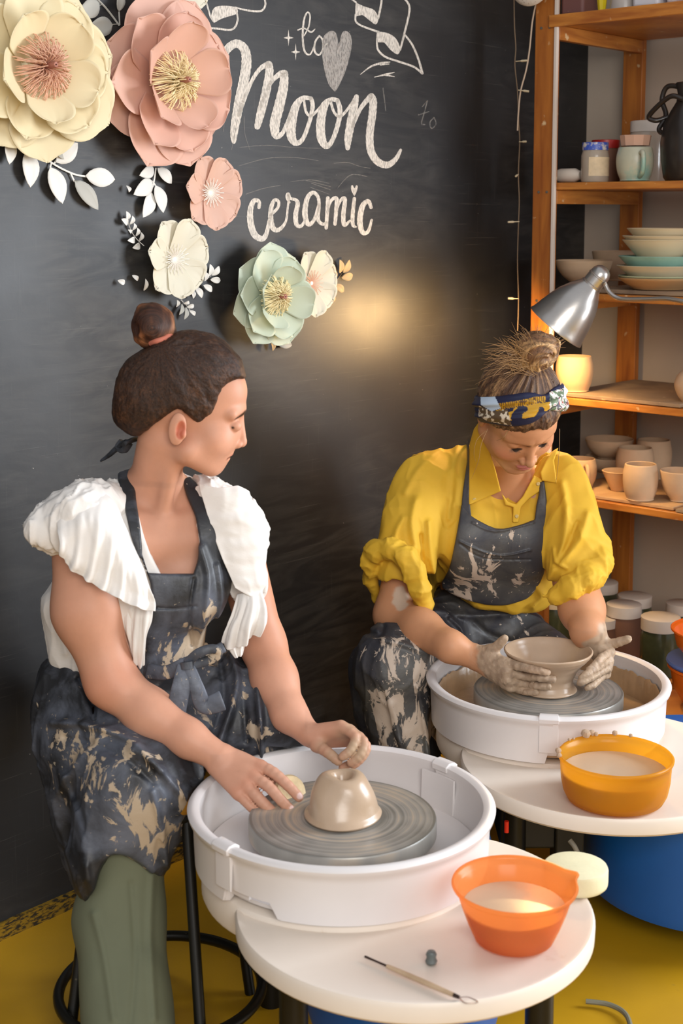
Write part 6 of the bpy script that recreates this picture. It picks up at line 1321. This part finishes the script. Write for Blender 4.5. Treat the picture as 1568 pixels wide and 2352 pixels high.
sc_ = organic('headscarf', scarfR, [((hc.x-.16, 3.24, 1.04), (hc.x+.16, 3.68, 1.34), .0022)], M['scarf'], person_r, colS)
kc = hit(scarfR, 1255, 958); KNT = organic('scarf_knot', knotR, [((kc.x-.06, kc.y-.05, kc.z-.05), (kc.x+.06, kc.y+.06, kc.z+.05), .0018)], M['scarf'], sc_, colK)

# yellow shirt
def torsoR(p):
    d = cap(p, P(1140, 1085, 3.80), P(975, 1120, 3.76), .075, .095); d = smin(d, cap(p, P(1170, 1085, 3.80), P(1300, 1110, 3.73), .075, .085), .04)
    d = smin(d, cap(p, P(1110, 1200, 3.78), P(1105, 1400, 3.90), .150, .155), .07); d = smin(d, cap(p, P(1230, 1190, 3.76), P(1190, 1370, 3.84), .10, .10), .06)
    d = smin(d, ell(p, P(1070, 1240, 3.68), (.085, .075, .085)), .05); d = smin(d, ell(p, P(1200, 1240, 3.68), (.075, .07, .08)), .05)
    return d
def sleevesR(p):
    a = cap(p, P(968, 1130, 3.74), P(935, 1235, 3.66), .098, .086); a = smin(a, cap(p, P(935, 1235, 3.66), P(925, 1310, 3.61), .084, .066), .04)
    b = cap(p, P(1295, 1125, 3.72), P(1325, 1220, 3.65), .086, .085); b = smin(b, cap(p, P(1325, 1220, 3.65), P(1318, 1290, 3.60), .082, .072), .04)
    return np.minimum(a, b)
cuffR = [P(850, 1288, 3.60), P(866, 1266, 3.575), P(898, 1262, 3.555), P(928, 1278, 3.54), P(950, 1312, 3.53), P(966, 1355, 3.53), P(976, 1392, 3.54)]
cuffRb = [P(976, 1392, 3.54), P(950, 1385, 3.62), P(900, 1370, 3.68), P(868, 1372, 3.67), P(852, 1335, 3.64), P(850, 1288, 3.60)]
cuffL = [P(1384, 1255, 3.60), P(1374, 1290, 3.56), P(1348, 1325, 3.53), P(1312, 1350, 3.52), P(1278, 1368, 3.53)]
cuffLb = [P(1278, 1368, 3.53), P(1300, 1360, 3.62), P(1350, 1320, 3.66), P(1384, 1255, 3.60)]
sh_poly = sm2([(1070, 985), (1032, 1002), (990, 1020), (942, 1056), (908, 1102), (884, 1176), (872, 1240), (846, 1262), (838, 1318), (858, 1390), (985, 1408), (1000, 1350), (1030, 1345), (1100, 1400), (1200, 1405), (1240, 1400), (1275, 1385), (1340, 1345), (1385, 1305), (1396, 1255), (1382, 1222), (1368, 1172), (1346, 1096), (1312, 1052), (1287, 1033), (1250, 1020), (1150, 1000), (1110, 970)], 4)
neckR = [(1112, 950), (1118, 1010), (1150, 1108), (1185, 1150), (1196, 1130), (1225, 1085), (1240, 1060), (1290, 1010), (1290, 950)]
shR_w = lambda p: cloth(p, 12, (1, 1, .5), .013)
def armsR(p): return np.minimum(chain(p, [A3(sR), A3(eR), A3(P(968, 1447, 3.50))], [.068, .052, .05]), chain(p, [A3(sL), A3(eL), A3(P(1336, 1400, 3.53))], [.062, .058, .056]))
def shirt(p):
    xy = pj(p); s = sleevesR(p); s = smax(s, -chain(p, [A3(P(912, 1345, 3.60)), A3(eR)], [.050, .066]), .01); s = smax(s, -chain(p, [A3(P(1328, 1350, 3.58)), A3(P(1336, 1430, 3.53))], [.050, .066]), .01)
    s = s-folds(xy, [(smo2([(955, 1150), (945, 1200), (955, 1260)]), 10, .012), (smo2([(985, 1200), (990, 1270), (1005, 1340)]), 8, .012), (smo2([(925, 1190), (910, 1220), (905, 1250)]), 7, .008), (smo2([(965, 1230), (970, 1290), (985, 1340)]), 6, -.010),
        (smo2([(1290, 1110), (1300, 1180), (1290, 1260), (1260, 1330)]), 9, .012), (smo2([(1350, 1180), (1330, 1240), (1290, 1290)]), 9, .010), (smo2([(1325, 1200), (1305, 1250), (1275, 1300)]), 6, -.009), (smo2([(1270, 1260), (1275, 1290), (1300, 1305)]), 4, .008)])
    d = smin(torsoR(p), s, .025); d = smax(d, poly2(xy, sh_poly)*mpp(3.65), .010)
    rc = chain(p, cuffR, [.023, .027, .029, .030, .030, .028, .020], .01); rc = smin(rc, chain(p, cuffRb, [.018, .014, .014, .016, .02, .021], .01), .01)
    rl = chain(p, cuffL, [.022, .031, .034, .032, .022], .01); rl = smin(rl, chain(p, cuffLb, [.018, .014, .014, .018], .01), .01)
    d = smin(d, np.minimum(rc, rl)-cloth(p, 24, (1, 1, 1), .008), .010)
    fr = 3.69+(xy[:, 0]-1180)*.0000
    d = smax(d, -np.maximum(poly2(xy, neckR)*mpp(3.6), p[:, 1]-3.80), .005)
    return d-shR_w(p)-folds(xy, [(smo2([(1010, 1030), (960, 1080), (930, 1130)]), 8, .006), (smo2([(1050, 1020), (1040, 1100), (1030, 1190)]), 8, .006), (smo2([(1225, 1340), (1245, 1370), (1225, 1395)]), 8, .012)])
SHI = organic('shirt', shirt, [((.02, 3.36, .60), (.78, 4.0, 1.18), .0042)], M['yellow_cloth'], person_r)
def patchf(base, poly, off, th, r=.003, w=None, ymax=None):
    pl_ = poly
    def f(p):
        xy = pj(p); b = base(p); d = smax(np.abs(b-off)-th/2, poly2(xy, pl_)*mpp(3.6), r)
        if ymax: d = np.maximum(d, p[:, 1]-ymax)
        return d if w is None else d-w(p)
    return f
def bbx(poly, Y0, Y1, m=.03):
    xs = [q[0] for q in poly]; ys = [q[1] for q in poly]; c = [P(a, b, Y) for a in (min(xs), max(xs)) for b in (min(ys), max(ys)) for Y in (Y0, Y1)]; return bx_(c, m)
torsoS = lambda p: smin(torsoR(p), sleevesR(p), .025)-shR_w(p)
COLB = lambda p: smin(torsoR(p), cap(p, HR(0, -.03, -.05), P(1140, 1105, 3.76), .072, .085), .05)
c1 = [(1108, 958), (1088, 985), (1078, 1020), (1076, 1160), (1100, 1150), (1150, 1128), (1138, 1080), (1122, 1030), (1116, 985)]
o = organic('collar', patchf(COLB, c1, .012, .007, ymax=3.78), [(*bbx(c1, 3.45, 3.8), .0026)], M['yellow_cloth'], SHI)
c2 = [(1282, 1028), (1272, 1058), (1279, 1110), (1244, 1104), (1240, 1085), (1252, 1060), (1270, 1035)]
organic('collar', patchf(COLB, c2, .012, .007, ymax=3.78), [(*bbx(c2, 3.45, 3.8), .0026)], M['yellow_cloth'], SHI)
c3_ = [(1150, 1130), (1166, 1152), (1184, 1158), (1200, 1140), (1226, 1092), (1246, 1102), (1240, 1128), (1215, 1145), (1196, 1165), (1190, 1200), (1176, 1200), (1178, 1165), (1160, 1160)]
organic('placket', patchf(COLB, c3_, .007, .006, ymax=3.78), [(*bbx(c3_, 3.45, 3.8), .0026)], M['yellow_cloth'], SHI)
mb = MB()
for (x, y) in ((1088, 1144), (1233, 1108), (1184, 1182)):
    q = hit(COLB, x, y)+Vector((0, -.020, 0)); mb.lathe([(0, 0), (.0045, 0), (.005, .001), (.0035, .002), (0, .0016)], q, 14, Matrix(((1, 0, 0), (0, 0, -1), (0, 1, .0))))
mb.build('shirt_buttons', mat('yellow_button', '#c9b070', .4), SHI)
mb = MB(); mb.lathe([(0, 0), (.03, 0), (.03, .02), (0, .02)], HR(0, 0, 0)*0+P(1186, 1140, 3.715), 12) if False else None
# apron of the right woman
bibR = sm2([(1060, 1160), (1072, 1176), (1090, 1192), (1138, 1214), (1190, 1206), (1228, 1192), (1258, 1190), (1256, 1240), (1248, 1318), (1222, 1368), (1192, 1384), (1150, 1392), (1090, 1385), (1015, 1350), (1030, 1310), (1040, 1270), (1052, 1210)], 3)
strR1 = [(1070, 985), (1075, 985), (1078, 1040), (1079, 1160), (1082, 1185), (1058, 1180), (1062, 1130), (1072, 1060)]
strR2 = [(1238, 1106), (1250, 1104), (1256, 1150), (1259, 1195), (1226, 1197), (1230, 1160), (1236, 1135)]
def stainR(p):
    xy = pj(p); s = np.full(len(p), .08, F32)
    for (x, y, r, a) in ((1110, 1310, 75, .72), (1170, 1220, 45, .5), (1060, 1340, 55, .72), (1200, 1340, 60, .6), (940, 1530, 90, .85), (900, 1620, 90, .8), (960, 1680, 80, .85), (1000, 1620, 60, .5), (1100, 1440, 80, .25), (1170, 1470, 60, .5), (870, 1500, 60, .4)): s = np.maximum(s, a*np.exp(-(((xy[:, 0]-x)**2+(xy[:, 1]-y)**2)/r**2)))
    return s
def bibRf(p):
    xy = pj(p); b = torsoR(p); d = smax(b-.016, np.minimum(poly2(xy, bibR), np.minimum(poly2(xy, strR2), 1e9))*mpp(3.6), .005); d = np.maximum(d, -(b+.012)); d = np.maximum(d, p[:, 1]-3.80)
    return d-vn(p*A3((16, 16, 9)))*.006-folds(xy, [(smo2([(1054, 1243), (1110, 1268), (1160, 1276), (1218, 1264)]), 2.2, .004), (smo2([(1058, 1250), (1110, 1282), (1218, 1285)]), 2, -.003), (smo2([(1085, 1200), (1138, 1220), (1225, 1200)]), 2.5, .003)])
ABR = organic('apron_bib', bibRf, [(*bbx(bibR, 3.45, 3.78, .03), .0030)], M['apron_r'], person_r, None, stainR)
organic('apron_strap', patchf(COLB, strR1, .010, .008, ymax=3.82), [(*bbx(strR1, 3.4, 3.8), .0024)], M['apron_r'], ABR, None, lambda p: np.full(len(p), .05, F32))
hpR, kR_ = P(1020, 1450, 3.95), P(912, 1530, 3.52)
skR = sm2([(850, 1388), (822, 1430), (797, 1474), (796, 1550), (806, 1620), (830, 1680), (856, 1722), (868, 1745), (950, 1756), (1034, 1756), (1020, 1700), (1005, 1600), (990, 1560), (1010, 1520), (1060, 1500), (1200, 1480), (1300, 1480), (1290, 1462), (1240, 1420), (1196, 1398), (1190, 1384), (1100, 1392), (1020, 1350), (985, 1380), (930, 1400)], 4)
def skirtR(p):
    xy = pj(p); d = cap(p, P(1100, 1400, 3.90), P(1080, 1460, 3.96), .155, .17)
    d = smin(d, cap(p, hpR, kR_, .145, .105), .06); d = smin(d, cap(p, kR_, P(945, 1780, 3.48), .102, .092), .04); d = smin(d, cap(p, P(860, 1540, 3.70), P(880, 1720, 3.62), .075, .06), .05)
    d = smin(d, cap(p, P(1150, 1450, 3.92), P(1270, 1535, 3.72), .12, .09), .05)
    d = smax(d, poly2(xy, skR)*mpp(3.55), .010); d = np.maximum(d, -(d+.03))
    pan = np.maximum(np.hypot(p[:, 0]-FW[0], p[:, 1]-FW[1])-.302, p[:, 2]-.60); d = np.maximum(d, -pan)
    w = cloth(p, 11, (1, 1, .6), .014)
    return d-w-folds(xy, [(smo2([(1035, 1420), (1060, 1445), (1070, 1475), (1085, 1500)]), 6, .012), (smo2([(1000, 1400), (1080, 1415), (1170, 1410)]), 8, .010), (smo2([(1090, 1430), (1130, 1460), (1180, 1475)]), 7, -.008), (smo2([(960, 1580), (975, 1660), (985, 1750)]), 8, .010), (smo2([(900, 1620), (915, 1680), (925, 1750)]), 8, .009), (smo2([(880, 1470), (930, 1480), (980, 1500)]), 8, .010), (smo2([(840, 1450), (870, 1460), (880, 1440)]), 7, -.010)])
organic('apron_skirt', skirtR, [((.0, 3.30, .28), (.66, 4.12, .80), .0045)], M['apron_r'], person_r, None, stainR)
organic('shoe', lambda p: smax(smin(ell(p, (.20, 3.40, .045), (.05, .115, .045)), ell(p, (.20, 3.50, .07), (.045, .06, .07)), .03), -p[:, 2]+.002, .006), [((.10, 3.27, 0), (.30, 3.6, .16), .006)], SHOE, person_r)
organic('trousers', lambda p: smax(cap(p, P(945, 1740, 3.49), (.20, 3.49, .06), .075, .06), .05-p[:, 2], .01), [((.08, 3.38, .03), (.31, 3.62, .45), .006)], mat('dark_trousers', '#1c1c1e', .8), person_r)
st0 = [o for o in bpy.data.objects if o.name.startswith('round_stool')][0]; st1 = copy_tree(st0); st1.location = (.36, 3.98, 0); st1['label'] = 'black metal stool with ochre seat mostly hidden behind the yellow shirted person'
